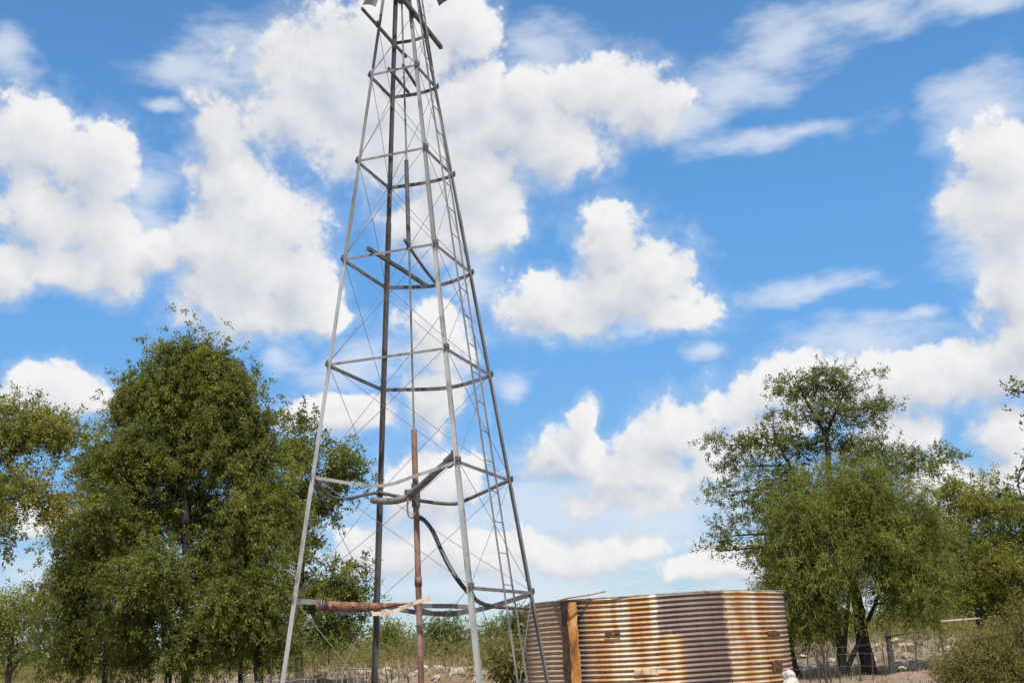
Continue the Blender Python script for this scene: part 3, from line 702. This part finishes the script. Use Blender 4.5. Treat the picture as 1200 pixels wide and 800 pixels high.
def leaves(P0, DIR, K, L, lw, droop, spread, up=.5):         # K leaves along a twig at each point
    n = len(P0); t = rng.random((n, K, 1)); d = DIR[:, None, :]
    pos = P0[:, None] + d * (t * L[:, None, None]) + np.concatenate([np.zeros((n, K, 2)), -droop * (t * L[:, None, None]) ** 2], -1) + rng.normal(0, spread, (n, K, 3))
    ax = d * .6 + rng.normal(0, .55, (n, K, 3)); ax[..., 2] -= droop * .8; ax /= np.linalg.norm(ax, axis=-1, keepdims=True)
    nr = rng.normal(0, .8, (n, K, 3)) + d * .7; nr[..., 2] += up; sd = np.cross(ax, nr); sd /= np.linalg.norm(sd, axis=-1, keepdims=True) + 1e-9
    s = rng.uniform(.45, 1.55, (n, K, 1)); ll = lw[0] * s; ww = lw[1] * s
    nn = np.cross(sd, ax)
    v = np.stack([pos, pos + ax * ll * .5 + sd * ww * .5 + nn * ww * .15, pos + ax * ll, pos + ax * ll * .5 - sd * ww * .5 + nn * ww * .15], 2).reshape(-1, 3)
    f = np.arange(n * K * 4).reshape(-1, 4); return v, f


def lobe_points(c, r, n, shell=2.4, voids=5, vr=.38):
    d = rng.normal(0, 1, (n * 2, 3)); d /= np.linalg.norm(d, axis=1, keepdims=True)
    q = d * (rng.random((n * 2, 1)) ** (1 / shell))
    q *= np.where(rng.random((n * 2, 1)) < .14, rng.uniform(1.05, 1.2, (n * 2, 1)), 1.0)
    q *= 1 + .16 * np.sin(d[:, :1] * 5 + c[0]) * np.sin(d[:, 2:] * 6 + c[2]) + .10 * np.sin(d[:, 1:2] * 9 + d[:, 2:] * 8 + c[1])
    keep = np.ones(len(q), bool)
    for _ in range(voids):
        v = rng.normal(0, 1, 3); v /= np.linalg.norm(v); v *= rng.uniform(.6, 1.05); keep &= np.linalg.norm(q - v, axis=1) > vr * rng.uniform(.5, 1.1)
    q = q[keep][:n]; dd = q / (np.linalg.norm(q, axis=1, keepdims=True) + 1e-9)
    return c + q * r, dd


def cluster(q, d, n, sig, flat=.75):                                   # gather the twigs into tufts round the sample points
    k = len(q); i = rng.integers(0, k, n); g = rng.normal(0, 1, (n, 3)); size = rng.uniform(.6, 1.5, k)[i][:, None] * sig
    p = q[i] + g * size * np.array([1.15, 1.15, flat]); dd = g + d[i] * .8; dd /= np.linalg.norm(dd, axis=1, keepdims=True) + 1e-9
    return p, dd


def tree(name, label, cat, D, trunks, lobes, lmat, bmat, K=14, lsize=(.13, .06), twig=.5, droop=0, spread=.06, density=1.0, group=None, outward=.6, up=.3, shell=2.4, voids=5, vr=.38, twigs=22, clump=.30, per=10, flat=.75, core=.35, base=None):
    """trunks: ([(x, y, dy)...], r0, r1) in photo points at distance D+dy; lobes: (x, y, rx, ry, dy, rdepth_m, clumps)"""
    tb = trunks[0][0][0]; b0 = P(tb[0], tb[1], D + tb[2]); rootz = float(gz(b0.x, b0.y)); loc = Vector((b0.x, b0.y, rootz))
    root = empty(name, loc, label, cat, group); paths = []; tops = []
    for pts, r0, r1 in trunks:
        w = [P(x, y, D + dy) for x, y, dy in pts]; g = float(gz(w[0].x, w[0].y)); w[0].z = g - .1 if (w[0].z < 1.2) else w[0].z
        w = bent(w[0], w[-1], w[1:-1]) if len(w) > 2 else [w[0] + (w[1] - w[0]) * j / 6 for j in range(7)]
        rr = np.linspace(r0, r1, len(w)); 
        if w[0].z < .6: rr[0] *= 1.35
        wa = np.array([tuple(v) for v in w]) + rng.normal(0, r0 * .05, (len(w), 3)); paths.append((wa, rr)); tops += [(wa[j], rr[j]) for j in range(len(w) // 3, len(w))]
    tp = np.array([t[0] for t in tops]); tr_ = np.array([t[1] for t in tops]); LV, LF, o = [], [], 0
    for (x, y, rx, ry, dy, rd, n) in lobes:
        Y = D + dy; c = np.array(P(x, y, Y)); sc = Y / FPX; r = np.array([rx * sc, rd, ry * sc]); n = int(n * density)
        ns = max(6, int(n / per)); q, d = lobe_points(c, r, ns, shell, voids, vr)
        # limb from the trunk to the lobe, twigs to some clumps
        cost = np.linalg.norm(tp - c, axis=1) + np.maximum(0, tp[:, 2] - c[2]) * 1.5; k = int(cost.argmin()); a = tp[k]
        mid = (a + c) / 2 + rng.normal(0, .18, 3) + np.array([0, 0, .08 * np.linalg.norm(c - a)])
        r0 = min(tr_[k] * .7, .03 + .02 * np.linalg.norm(c - a)); u = np.linspace(0, 1, 7)[:, None]
        limb = a * (1 - u) ** 2 + 2 * mid * u * (1 - u) + c * u * u; paths.append((limb, np.linspace(r0, .018, 7)))
        for j in rng.choice(len(q), min(twigs, len(q)), replace=False):
            s = limb[rng.integers(3, 7)]; e = q[j]; mm = (s + e) / 2 + rng.normal(0, .10, 3); u2 = np.linspace(0, 1, 5)[:, None]
            paths.append((s * (1 - u2) ** 2 + 2 * mm * u2 * (1 - u2) + e * u2 * u2, np.linspace(.016, .005, 5)))
        q0, d0 = q, d; q, d = cluster(q, d, n, clump, flat)
        if core:                                             # leaves deep inside the lobe
            nc = int(n * core); e = rng.normal(0, 1, (nc, 3)); e /= np.linalg.norm(e, axis=1, keepdims=True)
            q = np.concatenate([q, c + e * rng.random((nc, 1)) ** .5 * r * .72]); d = np.concatenate([d, e])
        dr = d * outward + rng.normal(0, .5, d.shape); dr[:, 2] += .15 - droop * 1.2; dr /= np.linalg.norm(dr, axis=1, keepdims=True)
        v, f = leaves(q, dr, K, twig * rng.uniform(.5, 1.3, len(q)), lsize, droop, spread, up); LV.append(v); LF.append(f + o); o += len(v)
    V, F = tube_np(paths, 7); npmesh('trunk', V, F, bmat, root, True)
    npmesh('crown', np.concatenate(LV), np.concatenate(LF), lmat, root)
    return root


# big dense tree on the left: small leaves, several stems
tree('evergreen_tree', 'tall dense dark green tree left of the windmill with several thin stems', 'tree', 40,
     [([(220, 827, 0), (221, 740, 0), (218, 640, 0), (215, 520, 0), (214, 420, 0)], .24, .05), ([(197, 828, 1), (196, 760, 1), (180, 660, 1), (160, 560, .5)], .15, .05),
      ([(303, 825, 0), (302, 760, 0), (290, 660, 0), (275, 560, 0)], .2, .05), ([(283, 824, 1.5), (283, 770, 1.5), (300, 680, 1)], .11, .04), ([(120, 830, .5), (125, 740, 0), (120, 650, 0)], .12, .05)],
     [(199, 452, 25, 42, 0, .9, 300), (232, 448, 22, 40, .3, .9, 270), (257, 464, 22, 32, -.2, .8, 240), (222, 465, 36, 26, .3, 1.0, 240), (178, 472, 32, 36, 0, 1.0, 360), (275, 478, 30, 38, .2, 1.0, 380), (150, 480, 22, 26, .3, .6, 130), (304, 494, 22, 24, .2, .7, 130), (222, 510, 62, 56, .5, 1.6, 700), (160, 535, 50, 48, -.6, 1.4, 620),
      (286, 540, 48, 48, -.3, 1.3, 560), (112, 545, 28, 28, .4, .9, 190), (140, 605, 58, 56, -.5, 1.7, 740), (222, 590, 40, 60, 1.3, 1.2, 500), (298, 615, 46, 54, -.6, 1.5, 620), (97, 622, 26, 32, .5, 1.0, 210), (92, 670, 42, 48, .3, 1.4, 480), (175, 685, 56, 56, -1.6, 1.5, 780),
      (252, 660, 40, 62, 1.2, 1.2, 460), (306, 690, 38, 50, -.5, 1.3, 500), (268, 712, 36, 36, -1.5, 1.1, 380), (90, 735, 36, 44, .5, 1.2, 380), (150, 748, 50, 34, .2, 1.3, 420), (232, 742, 50, 30, -1.0, 1.1, 420), (310, 745, 40, 26, -.3, 1.1, 300),
      (191, 415, 8, 20, 0, .3, 75), (208, 408, 6, 15, .1, .3, 45), (225, 410, 8, 18, 0, .3, 70), (246, 422, 7, 16, 0, .3, 50), (264, 428, 10, 14, 0, .4, 70), (166, 444, 9, 14, 0, .3, 50), (288, 446, 9, 14, 0, .3, 50)],
     M['leaf_dark'], M['bark_dark'], K=38, lsize=(.088, .042), twig=.45, droop=.45, spread=.055, outward=.5, shell=2.6, voids=7, vr=.42, up=.5, clump=.27, per=22, core=.4, flat=1.25)
# the paler tree growing behind it on the right
tree('broadleaf_tree', 'paler loose leaved tree behind the pale windmill leg right of the dense tree', 'tree', 47,
     [([(352, 815, 0), (350, 740, 0), (355, 650, 0), (365, 560, 0)], .2, .05)],
     [(350, 528, 28, 30, 0, 1.2, 180), (402, 552, 32, 24, 0, 1.1, 200), (372, 585, 32, 24, 0, 1.2, 150), (345, 640, 26, 32, 0, 1.2, 180), (402, 684, 28, 18, 0, 1.0, 140), (362, 705, 34, 30, 0, 1.2, 230), (392, 735, 30, 20, .5, 1.1, 150), (350, 490, 12, 12, 0, .5, 35), (338, 585, 22, 36, 0, 1.1, 160), (420, 700, 14, 10, .2, .5, 40)],
     M['leaf_mid'], M['bark_grey'], K=24, lsize=(.115, .065), twig=.4, droop=.05, spread=.07, outward=.7, voids=7, clump=.28, per=16, core=.25)
# far left tree leaning in
tree('leaning_tree', 'open crowned tree with yellowing lower leaves reaching in at the left edge', 'tree', 34,
     [([(-75, 850, 0), (-70, 740, 0), (-60, 640, 0), (-40, 560, 0), (-15, 500, 0)], .22, .06), ([(-60, 640, 0), (-30, 610, -.3), (10, 585, -.5), (60, 575, -.5)], .08, .02)],
     [(15, 490, 48, 28, 0, 1.2, 240), (40, 520, 40, 20, .2, 1.0, 160), (-15, 540, 50, 36, 0, 1.3, 260), (58, 505, 22, 20, .3, .6, 70), (30, 582, 52, 22, -.4, 1.0, 190), (-10, 610, 36, 30, 0, 1.0, 170), (80, 512, 20, 18, .3, .6, 60), (-40, 480, 40, 40, 0, 1.2, 200), (68, 590, 22, 14, -.4, .6, 60)],
     M['leaf_yellow'], M['bark_grey'], K=26, lsize=(.085, .042), twig=.36, droop=.1, spread=.05, outward=.8, voids=8, vr=.4, clump=.22, per=13, core=.25)
tree('feathery_bush', 'feathery olive bush with a curved dark stem at the lower left edge', 'bush', 52,
     [([(8, 822, 0), (12, 770, 0), (18, 720, 0)], .16, .05), ([(12, 790, 0), (25, 770, -.2), (50, 761, -.4), (62, 766, -.4)], .07, .03)],
     [(-4, 726, 32, 28, 0, 1.2, 230), (28, 710, 26, 26, .3, 1.0, 170), (55, 735, 24, 30, .5, 1.0, 150), (-20, 745, 40, 34, 0, 1.3, 220), (20, 760, 34, 16, .5, 1.0, 120)],
     M['leaf_yellow'], M['bark_dark'], K=16, lsize=(.13, .05), twig=.6, droop=.15, spread=.09, outward=.7)
# right hand group
tree('thorn_tree', 'open crowned thorn tree with layered airy foliage, the tallest right of the tank', 'tree', 41,
     [([(1018, 783, -1.6), (1009, 740, -1.6), (1001, 690, -1.4), (985, 630, -.8), (972, 560, 0), (968, 500, 0)], .27, .07), ([(985, 630, 0), (955, 590, -.3), (925, 545, -.4), (905, 500, -.4)], .12, .03), ([(985, 630, 0), (1010, 580, .2), (1035, 545, .2), (1060, 530, .2)], .11, .03), ([(968, 510, 0), (985, 470, 0), (1000, 440, 0)], .07, .02), ([(968, 510, 0), (945, 470, 0), (930, 440, 0)], .07, .02)],
     [(938, 458, 34, 16, 0, 1.0, 130), (985, 449, 40, 13, 0, 1.0, 130), (955, 486, 48, 15, -.3, 1.2, 160), (1006, 488, 32, 12, 0, 1.0, 100), (905, 510, 34, 13, 0, .9, 110), (955, 522, 54, 17, .3, 1.3, 180), (855, 522, 32, 11, 0, .8, 85), (872, 546, 30, 10, -.3, .8, 60), (915, 556, 50, 16, -.4, 1.2, 180), (1015, 530, 44, 14, .2, 1.1, 130), (1083, 540, 34, 11, 0, .9, 100), (1050, 548, 40, 14, .2, 1.0, 120),
      (850, 582, 22, 12, 0, .6, 50), (885, 592, 40, 16, -.3, 1.0, 120), (848, 628, 18, 15, 0, .6, 50), (845, 645, 10, 10, 0, .4, 24), (940, 600, 60, 26, 0, 1.4, 220), (1010, 590, 60, 30, .4, 1.5, 240), (890, 640, 24, 18, .2, .8, 70), (905, 670, 26, 20, 0, .8, 80), (1024, 476, 16, 8, 0, .5, 35), (962, 440, 30, 8, 0, .7, 50)],
     M['leaf_thorn'], M['bark_dark'], K=30, lsize=(.078, .04), twig=.34, droop=.04, spread=.05, outward=.9, voids=7, vr=.42, up=1.0, twigs=14, clump=.22, per=11, flat=.4, core=.15)
tree('weeping_tree', 'dense weeping tree with hanging foliage in front of the thorn tree', 'tree', 38.6,
     [([(986, 790, 0), (984, 755, 0), (978, 715, 0), (972, 650, 0)], .16, .05), ([(987, 790, 0), (989, 755, 0), (993, 715, 0), (1000, 650, 0)], .13, .05), ([(938, 800, .5), (929, 770, .5), (927, 735, .5), (930, 690, .5)], .12, .05), ([(986, 790, 0), (1020, 720, .5), (1050, 650, .5)], .1, .04)],
     [(935, 610, 42, 48, 0, 1.3, 420), (985, 600, 48, 44, -.2, 1.4, 480), (1040, 610, 48, 46, 0, 1.4, 480), (1000, 560, 50, 30, .2, 1.2, 260), (920, 665, 36, 42, 0, 1.2, 340), (963, 655, 42, 48, -.5, 1.4, 460), (1035, 648, 46, 42, -.4, 1.4, 480), (1080, 660, 40, 48, 0, 1.3, 380), (945, 710, 28, 34, 0, .9, 240), (1064, 700, 34, 26, -.5, 1.1, 240), (962, 706, 20, 24, -.3, .7, 130), (1075, 610, 34, 34, .2, 1.1, 230), (918, 725, 14, 22, .2, .5, 80)],
     M['leaf_weep'], M['bark_dark'], K=34, lsize=(.11, .026), twig=.62, droop=.5, spread=.05, outward=.35, voids=7, vr=.36, up=.3, clump=.26, per=16, flat=1.4, core=.4)
tree('yellow_tree', 'yellow green tree with flat spreading boughs at the right behind the bush', 'tree', 43,
     [([(1150, 785, 0), (1148, 730, 0), (1140, 680, 0), (1135, 620, 0)], .16, .05), ([(1148, 730, 0), (1170, 680, .2), (1195, 650, .2)], .09, .03)],
     [(1130, 580, 38, 16, 0, 1.2, 180), (1160, 600, 40, 20, 0, 1.3, 220), (1120, 625, 44, 30, 0, 1.4, 330), (1185, 640, 40, 26, 0, 1.3, 270), (1140, 665, 56, 26, -.3, 1.5, 380), (1200, 680, 40, 26, 0, 1.3, 260), (1120, 695, 40, 22, -.2, 1.3, 260), (1180, 715, 50, 20, 0, 1.3, 220), (1215, 620, 30, 24, 0, 1.0, 150), (1188, 592, 30, 13, .2, 1.0, 130), (1080, 690, 26, 24, -.1, .9, 140), (1170, 690, 40, 22, -.3, 1.0, 180)],
     M['leaf_yellow'], M['bark_grey'], K=30, lsize=(.09, .04), twig=.42, droop=.12, spread=.06, outward=.7, voids=7, up=.7, clump=.26, per=14, flat=.5, core=.3)
tree('overhanging_tree', 'tree mostly out of view whose sparse twigs hang in at the right edge', 'tree', 26,
     [([(1330, 900, 0), (1325, 780, 0), (1318, 650, 0), (1300, 540, 0), (1275, 480, 0)], .2, .05), ([(1318, 650, 0), (1270, 612, 0), (1215, 590, 0), (1172, 578, 0)], .06, .012), ([(1300, 540, 0), (1250, 490, 0), (1205, 462, 0), (1176, 456, 0)], .05, .01)],
     [(1262, 470, 34, 16, 0, .6, 90), (1290, 520, 50, 40, 0, .8, 200), (1285, 600, 50, 40, 0, .8, 180), (1187, 455, 10, 5, 0, .25, 10), (1200, 450, 7, 6, 0, .2, 8), (1200, 486, 8, 5, 0, .2, 7), (1203, 532, 7, 9, 0, .2, 8), (1180, 574, 14, 7, 0, .25, 12), (1200, 562, 9, 10, 0, .25, 10), (1170, 582, 7, 5, 0, .2, 6)],
     M['leaf_thorn'], M['bark_dark'], K=9, lsize=(.085, .04), twig=.22, droop=.02, spread=.03, outward=.8, twigs=6, clump=.09, per=5, core=0)
tree('dry_bush', 'bushy dry olive shrub in the lower right corner in front of the fence', 'bush', 27,
     [([(1165, 830, 0), (1165, 780, 0), (1168, 745, 0)], .07, .03), ([(1140, 830, 0), (1130, 790, 0), (1120, 770, 0)], .05, .02), ([(1190, 830, 0), (1195, 780, 0), (1200, 740, 0)], .06, .02)],
     [(1160, 772, 36, 24, 0, .7, 340), (1192, 762, 28, 30, .3, .7, 300), (1128, 788, 22, 16, -.2, .5, 180), (1180, 792, 44, 20, -.3, .7, 320), (1205, 735, 20, 18, .4, .4, 110), (1215, 790, 34, 34, 0, .7, 220), (1150, 748, 16, 10, .4, .4, 60)],
     M['leaf_olive'], M['bark_grey'], K=20, lsize=(.08, .022), twig=.34, droop=.05, spread=.04, outward=.7, twigs=40, clump=.16, per=12)

# distinct shrubs far beyond the tower
FAR = [('pale green shrub with a visible stem seen between the dark and rusty pipes', 385, 730, 22, 26, 75, 'leaf_far'), ('airy grey green thorn bush right of the rusty standpipe', 522, 735, 24, 18, 80, 'leaf_thorn'),
       ('rounded green bush beside the nearest tower leg', 588, 738, 22, 14, 85, 'leaf_mid'), ('low green shrub left of the standpipe foot', 455, 742, 20, 15, 90, 'leaf_mid'), ('dark shrub between the ladder and the tank', 609, 726, 13, 13, 85, 'leaf_thorn'),
       ('thin brush behind the ladder foot beside the tank', 600, 776, 8, 16, 40, 'leaf_olive'), ('dusty green shrub behind the leg beside the dense tree', 325, 752, 26, 16, 72, 'leaf_far')]
for lab, x, y, rx, ry, D, mt in FAR:
    hy = 754 + (x - 619) * -.053
    tree('shrub', lab, 'shrub', D, [([(x, hy + 10, 0), (x + 1, y + ry * .3, 0), (x, y, 0)], .07, .02)], [(x, y, rx, ry, 0, rx * D / FPX, 190), (x - rx * .5, y + ry * .5, rx * .6, ry * .6, 0, .6, 80), (x + rx * .5, y + ry * .4, rx * .6, ry * .6, 0, .6, 80)],
         M[mt], M['bark_grey'], K=9, lsize=(.18, .07), twig=.5, spread=.1, outward=.8, twigs=12)


def scrub(name, label, count, yr, hr, leafsz, per, mt, xspread=.75, kinds=1):
    y = rng.uniform(*yr, count); x = rng.uniform(-xspread, xspread, count) * y; h = rng.uniform(*hr, count) * rng.choice([.6, 1, 1, 1.35], count); z = gz(x, y)
    n = count * per; d = rng.normal(0, 1, (n, 3)); d /= np.linalg.norm(d, axis=1, keepdims=True); q = d * rng.random((n, 1)) ** .4
    hh = np.repeat(h, per)[:, None]; w = np.repeat(h * rng.uniform(.5, 1.0, count), per)[:, None]
    pos = np.repeat(np.stack([x, y, z], -1), per, 0) + q * np.concatenate([w, w, hh * .55], 1) + np.concatenate([np.zeros((n, 2)), hh * .5], 1); pos[:, 2] = np.maximum(pos[:, 2], np.repeat(z, per) + .03)
    v, f = leaves(pos, d, 2, np.full(n, .4), leafsz, .02, leafsz[0] * .6, .4); tag(npmesh(name, v, f, M[mt]), label, kind='stuff')


scrub('far_scrub', 'distant dusty green scrub along the horizon', 420, (95, 190), (1.0, 2.3), (.30, .16), 110, 'leaf_far')
scrub('far_woodland', 'far off grey green woodland on the skyline', 420, (200, 420), (2.6, 5.2), (.8, .42), 90, 'leaf_far', .8)
scrub('dry_brush', 'brown dry brush in front of the far scrub', 900, (60, 115), (.5, 1.5), (.22, .05), 100, 'leaf_olive')


def grass():
    n = 19000; y = np.concatenate([rng.uniform(58, 110, 11000), rng.uniform(6, 44, 4000), rng.uniform(40, 60, 4000)]); x = rng.uniform(-.75, .75, n) * np.maximum(y, 12); z = gz(x, y)
    keep = rng.random(n) < np.where(y > 50, .35 + .9 * (np.sin(x * .33 + y * .2) * np.sin(y * .27 - x * .11) > -.1), .35 + .5 * (np.sin(x * .7) * np.sin(y * .5) > 0)); x, y, z = x[keep], y[keep], z[keep]; n = len(x); K = 9
    h = (rng.uniform(.2, .5, n) * np.where(y > 50, 1.0, .7))[:, None, None] * rng.uniform(.6, 1.2, (n, K, 1)); a = rng.uniform(0, 2 * np.pi, (n, K, 1)); lean = rng.uniform(.2, 1.1, (n, K, 1)); w = np.where(y > 50, .028, .013)[:, None, None]
    b = np.stack([x, y, z], -1)[:, None] + np.concatenate([rng.normal(0, .1, (n, K, 2)), np.zeros((n, K, 1))], -1)
    sd = np.concatenate([-np.sin(a), np.cos(a), np.zeros_like(a)], -1); dr = np.concatenate([np.cos(a) * lean, np.sin(a) * lean, np.ones_like(a)], -1)
    v = np.stack([b - sd * w, b + sd * w, b + dr * h], 2).reshape(-1, 3); f = np.arange(n * K * 3).reshape(-1, 3)
    tag(npmesh('dry_grass', v, f, M['grass']), 'dry straw coloured grass tufts on the ground', kind='stuff')


grass()

# ------------------------------------------------------------------ stones
def rock_mesh(name, seed, mt):
    import bmesh
    bm = bmesh.new(); bmesh.ops.create_icosphere(bm, subdivisions=2, radius=1); r = random.Random(seed)
    pl = [(Vector((r.gauss(0, 1), r.gauss(0, 1), r.gauss(0, 1))).normalized(), r.uniform(.55, .9)) for _ in range(9)]
    for v in bm.verts:
        for n, d in pl:
            t = v.co.dot(n)
            if t > d: v.co -= n * (t - d)
        v.co *= 1 + r.uniform(-.05, .05); v.co.z *= .75
    me = bpy.data.meshes.new(name); bm.to_mesh(me); bm.free(); me.materials.append(mt); return me


rocks = [rock_mesh('stone', i, M['stone']) for i in range(6)]
def stone(x, y, s, label, group):
    o = bpy.data.objects.new('stone', rocks[random.randrange(6)]); COL.objects.link(o)
    o.location = (x, y, float(gz(x, y)) + s * .25); o.scale = (s * random.uniform(.8, 1.4), s * random.uniform(.8, 1.3), s * random.uniform(.6, 1)); o.rotation_euler = (random.uniform(-.3, .3), random.uniform(-.3, .3), random.uniform(0, 6.28))
    tag(o, label, 'stone', group)
for _ in range(200):
    Y = random.uniform(38, 57); px = random.choice([random.uniform(300, 640), random.uniform(300, 640), random.uniform(180, 330)])
    p = P(px, 770, Y); stone(p.x, Y, random.choice([.12, .15, .18, .22, .3]), 'pale stone in the rubble strewn bank beyond the windmill', 'pale stones on the bank beyond the windmill')
for _ in range(90):
    Y = random.uniform(40, 56); p = P(random.uniform(930, 1190), 760, Y); stone(p.x, Y, random.choice([.1, .13, .17, .22, .3]), 'pale stone in the rubble behind the right hand fence', 'pale stones behind the right hand fence')

# white lumpy rock beside the tank
wr = P(925, 790, 17.2); me = MB(); o = None
import bmesh
def white_rock():
    bm = bmesh.new()
    for (dx, dz, r) in ((-.01, .97, .095), (0, .84, .12), (-.10, .66, .12), (.11, .70, .10), (.02, .52, .20), (-.16, .36, .17), (.17, .34, .18), (0, .22, .26), (-.26, .12, .15), (.25, .10, .17)):
        mtx = Matrix.Translation((dx, random.uniform(-.04, .04), dz)) @ Matrix.Scale(r, 4); bmesh.ops.create_icosphere(bm, subdivisions=3, radius=1, matrix=mtx)
    me = bpy.data.meshes.new('boulder'); bm.to_mesh(me); bm.free(); me.materials.append(M['white'])
    o = link('boulder', me); o.location = (wr.x, wr.y, -.02)
    rm = o.modifiers.new('remesh', 'REMESH'); rm.mode = 'VOXEL'; rm.voxel_size = .02; 
    tx = bpy.data.textures.new('rock_noise', 'CLOUDS'); tx.noise_scale = .09; dm = o.modifiers.new('disp', 'DISPLACE'); dm.texture = tx; dm.strength = .06; dm.mid_level = .5
    tag(o, 'white lumpy rock standing beside the right end of the tank', 'rock')
white_rock()

# ------------------------------------------------------------------ fences
def post(parent, px, y_top, D, r, name='post', lean=0, mt='wood', h=None):
    p = P(px, y_top, D); g = float(gz(p.x, p.y)); m = MB(); b = Vector((p.x + lean, p.y, g - .05)); t = Vector(p)
    if h: t.z = g + h
    m.tube([b, b + (t - b) * .35 + Vector((random.uniform(-.02, .02), 0, 0)), b + (t - b) * .7 + Vector((random.uniform(-.02, .02), 0, 0)), t], [r * 1.1, r, r * .95, r * .85], 7); return m.build(name, M[mt], parent)


fr = empty('wire_fence', (P(975, 780, 35).x, 35, 0), 'sagging wire fence with thin dark posts under the right hand trees', 'fence')
for px, yt, r in ((946, 765, .022), (957, 762, .03), (963, 757, .05), (968.5, 764, .03), (979, 762, .02), (1003, 762, .025), (1021, 764, .02), (1034, 760, .02), (1070, 742, .02), (1102, 745, .035), (1126, 748, .03), (1160, 745, .03)):
    post(fr, px, yt, 35, r, lean=random.uniform(-.05, .05), mt='wood')
for hz in (.45, .8, 1.05):
    a, b = P(925, 760, 35), P(1250, 745, 35); m = MB(); m.tube([(a.x + (b.x - a.x) * t, 35 + random.uniform(-.02, .02), hz + random.uniform(-.03, .03)) for t in np.linspace(0, 1, 25)], .004, 4); m.build('strand', M['dark_steel'], fr)
gp = empty('gate_post', (P(1044, 785, 37).x, 37, 0), 'thick dark leaning gate post carrying a rail to the right', 'post')
m = MB(); m.tube([P(1045.5, 787, 37) + Vector((0, 0, -.1)), P(1043.5, 765, 37), P(1040, 741, 37)], [.12, .1, .09], 8, wob=.12); m.build('post', M['wood'], gp)
m = MB(); m.tube([P(1035, 745, 36.9), P(1052, 743.5, 36.9), P(1071, 740, 36.9)], [.03, .034, .026], 8, wob=.2); m.build('rail', M['wood'], gp)
m = MB(); m.tube([P(1103, 728, 33), P(1125, 726, 33), P(1148, 724, 33)], [.035, .03, .022], 7)
tag(m.build('branch', M['pale_wood'], None, True), 'bleached bare branch stuck level in the foliage above the dry bush', 'branch')
fl = empty('stick_fence', (P(340, 795, 33).x, 33, 0), 'row of crooked upright sticks fencing the ground left of the dark tower leg', 'fence')
for i in range(44):
    px = 196 + i * 6.6 + random.uniform(-2.4, 2.4)
    post(fl, px, 790, 33 + random.uniform(-.3, .3), random.choice([.018, .022, .028, .034]), 'stick', random.uniform(-.12, .12), random.choice(['stick', 'stick', 'stick', 'wood', 'wood']), random.uniform(.8, 1.2))
for hz in (.5, .95):
    a, b = P(190, 795, 33), P(490, 785, 33); m = MB(); m.tube([(a.x + (b.x - a.x) * t, 33 + random.uniform(-.06, .06), hz + random.uniform(-.05, .05)) for t in np.linspace(0, 1, 25)], .01, 4); m.build('strand', M['wire'], fl)
gf = empty('pipe_gate', (P(409, 795, 30).x, 30, 0), 'thin dark pipe gate frame standing left of the dark tower leg', 'gate')
post(gf, 409, 780, 30, .03, 'post', 0, 'dark_steel'); post(gf, 439, 781, 30, .025, 'post', 0, 'dark_steel')
m = MB(); m.tube([P(409, 782, 30), P(425, 783.5, 30), P(439, 783, 30)], .018, 7); m.build('rail', M['dark_steel'], gf)
post_ = empty('tall_stick', (P(318, 795, 32).x, 32, 0), 'thin tall dark stick beside the pale tower leg', 'stick'); post(post_, 318, 771, 32, .018, 'stick', .02)
# earth bank at the gate
def mound():
    c = P(1062, 788, 36); n = 40; u = np.linspace(-1, 1, n); U, W = np.meshgrid(u, u); rr = np.sqrt(U * U + W * W); h = .22 * np.clip(1 - rr * rr, 0, 1) * (1 + .3 * np.sin(U * 5) * np.sin(W * 6))
    X = c.x + U * 1.7; Y = 35.2 + W * 1.3; Z = h - .03 + rng.normal(0, .012, X.shape); i = (np.arange(n - 1)[:, None] * n + np.arange(n - 1)).ravel()
    m, nt, b = mat('red_earth'); nn = noise(nt, 4, 7, .6); nt.links.new(ramp(nt, nn, [(.3, (.14, .085, .06)), (.7, (.25, .165, .12))]), b.inputs['Base Color']); b.inputs['Roughness'].default_value = 1; bump(nt, nn, b, .6, .05)
    tag(npmesh('earth_mound', np.stack([X, Y, Z], -1).reshape(-1, 3), np.stack([i, i + 1, i + n + 1, i + n], -1), m, smooth=True), 'low heap of red earth at the foot of the gate post', 'mound', kind='structure')
mound()
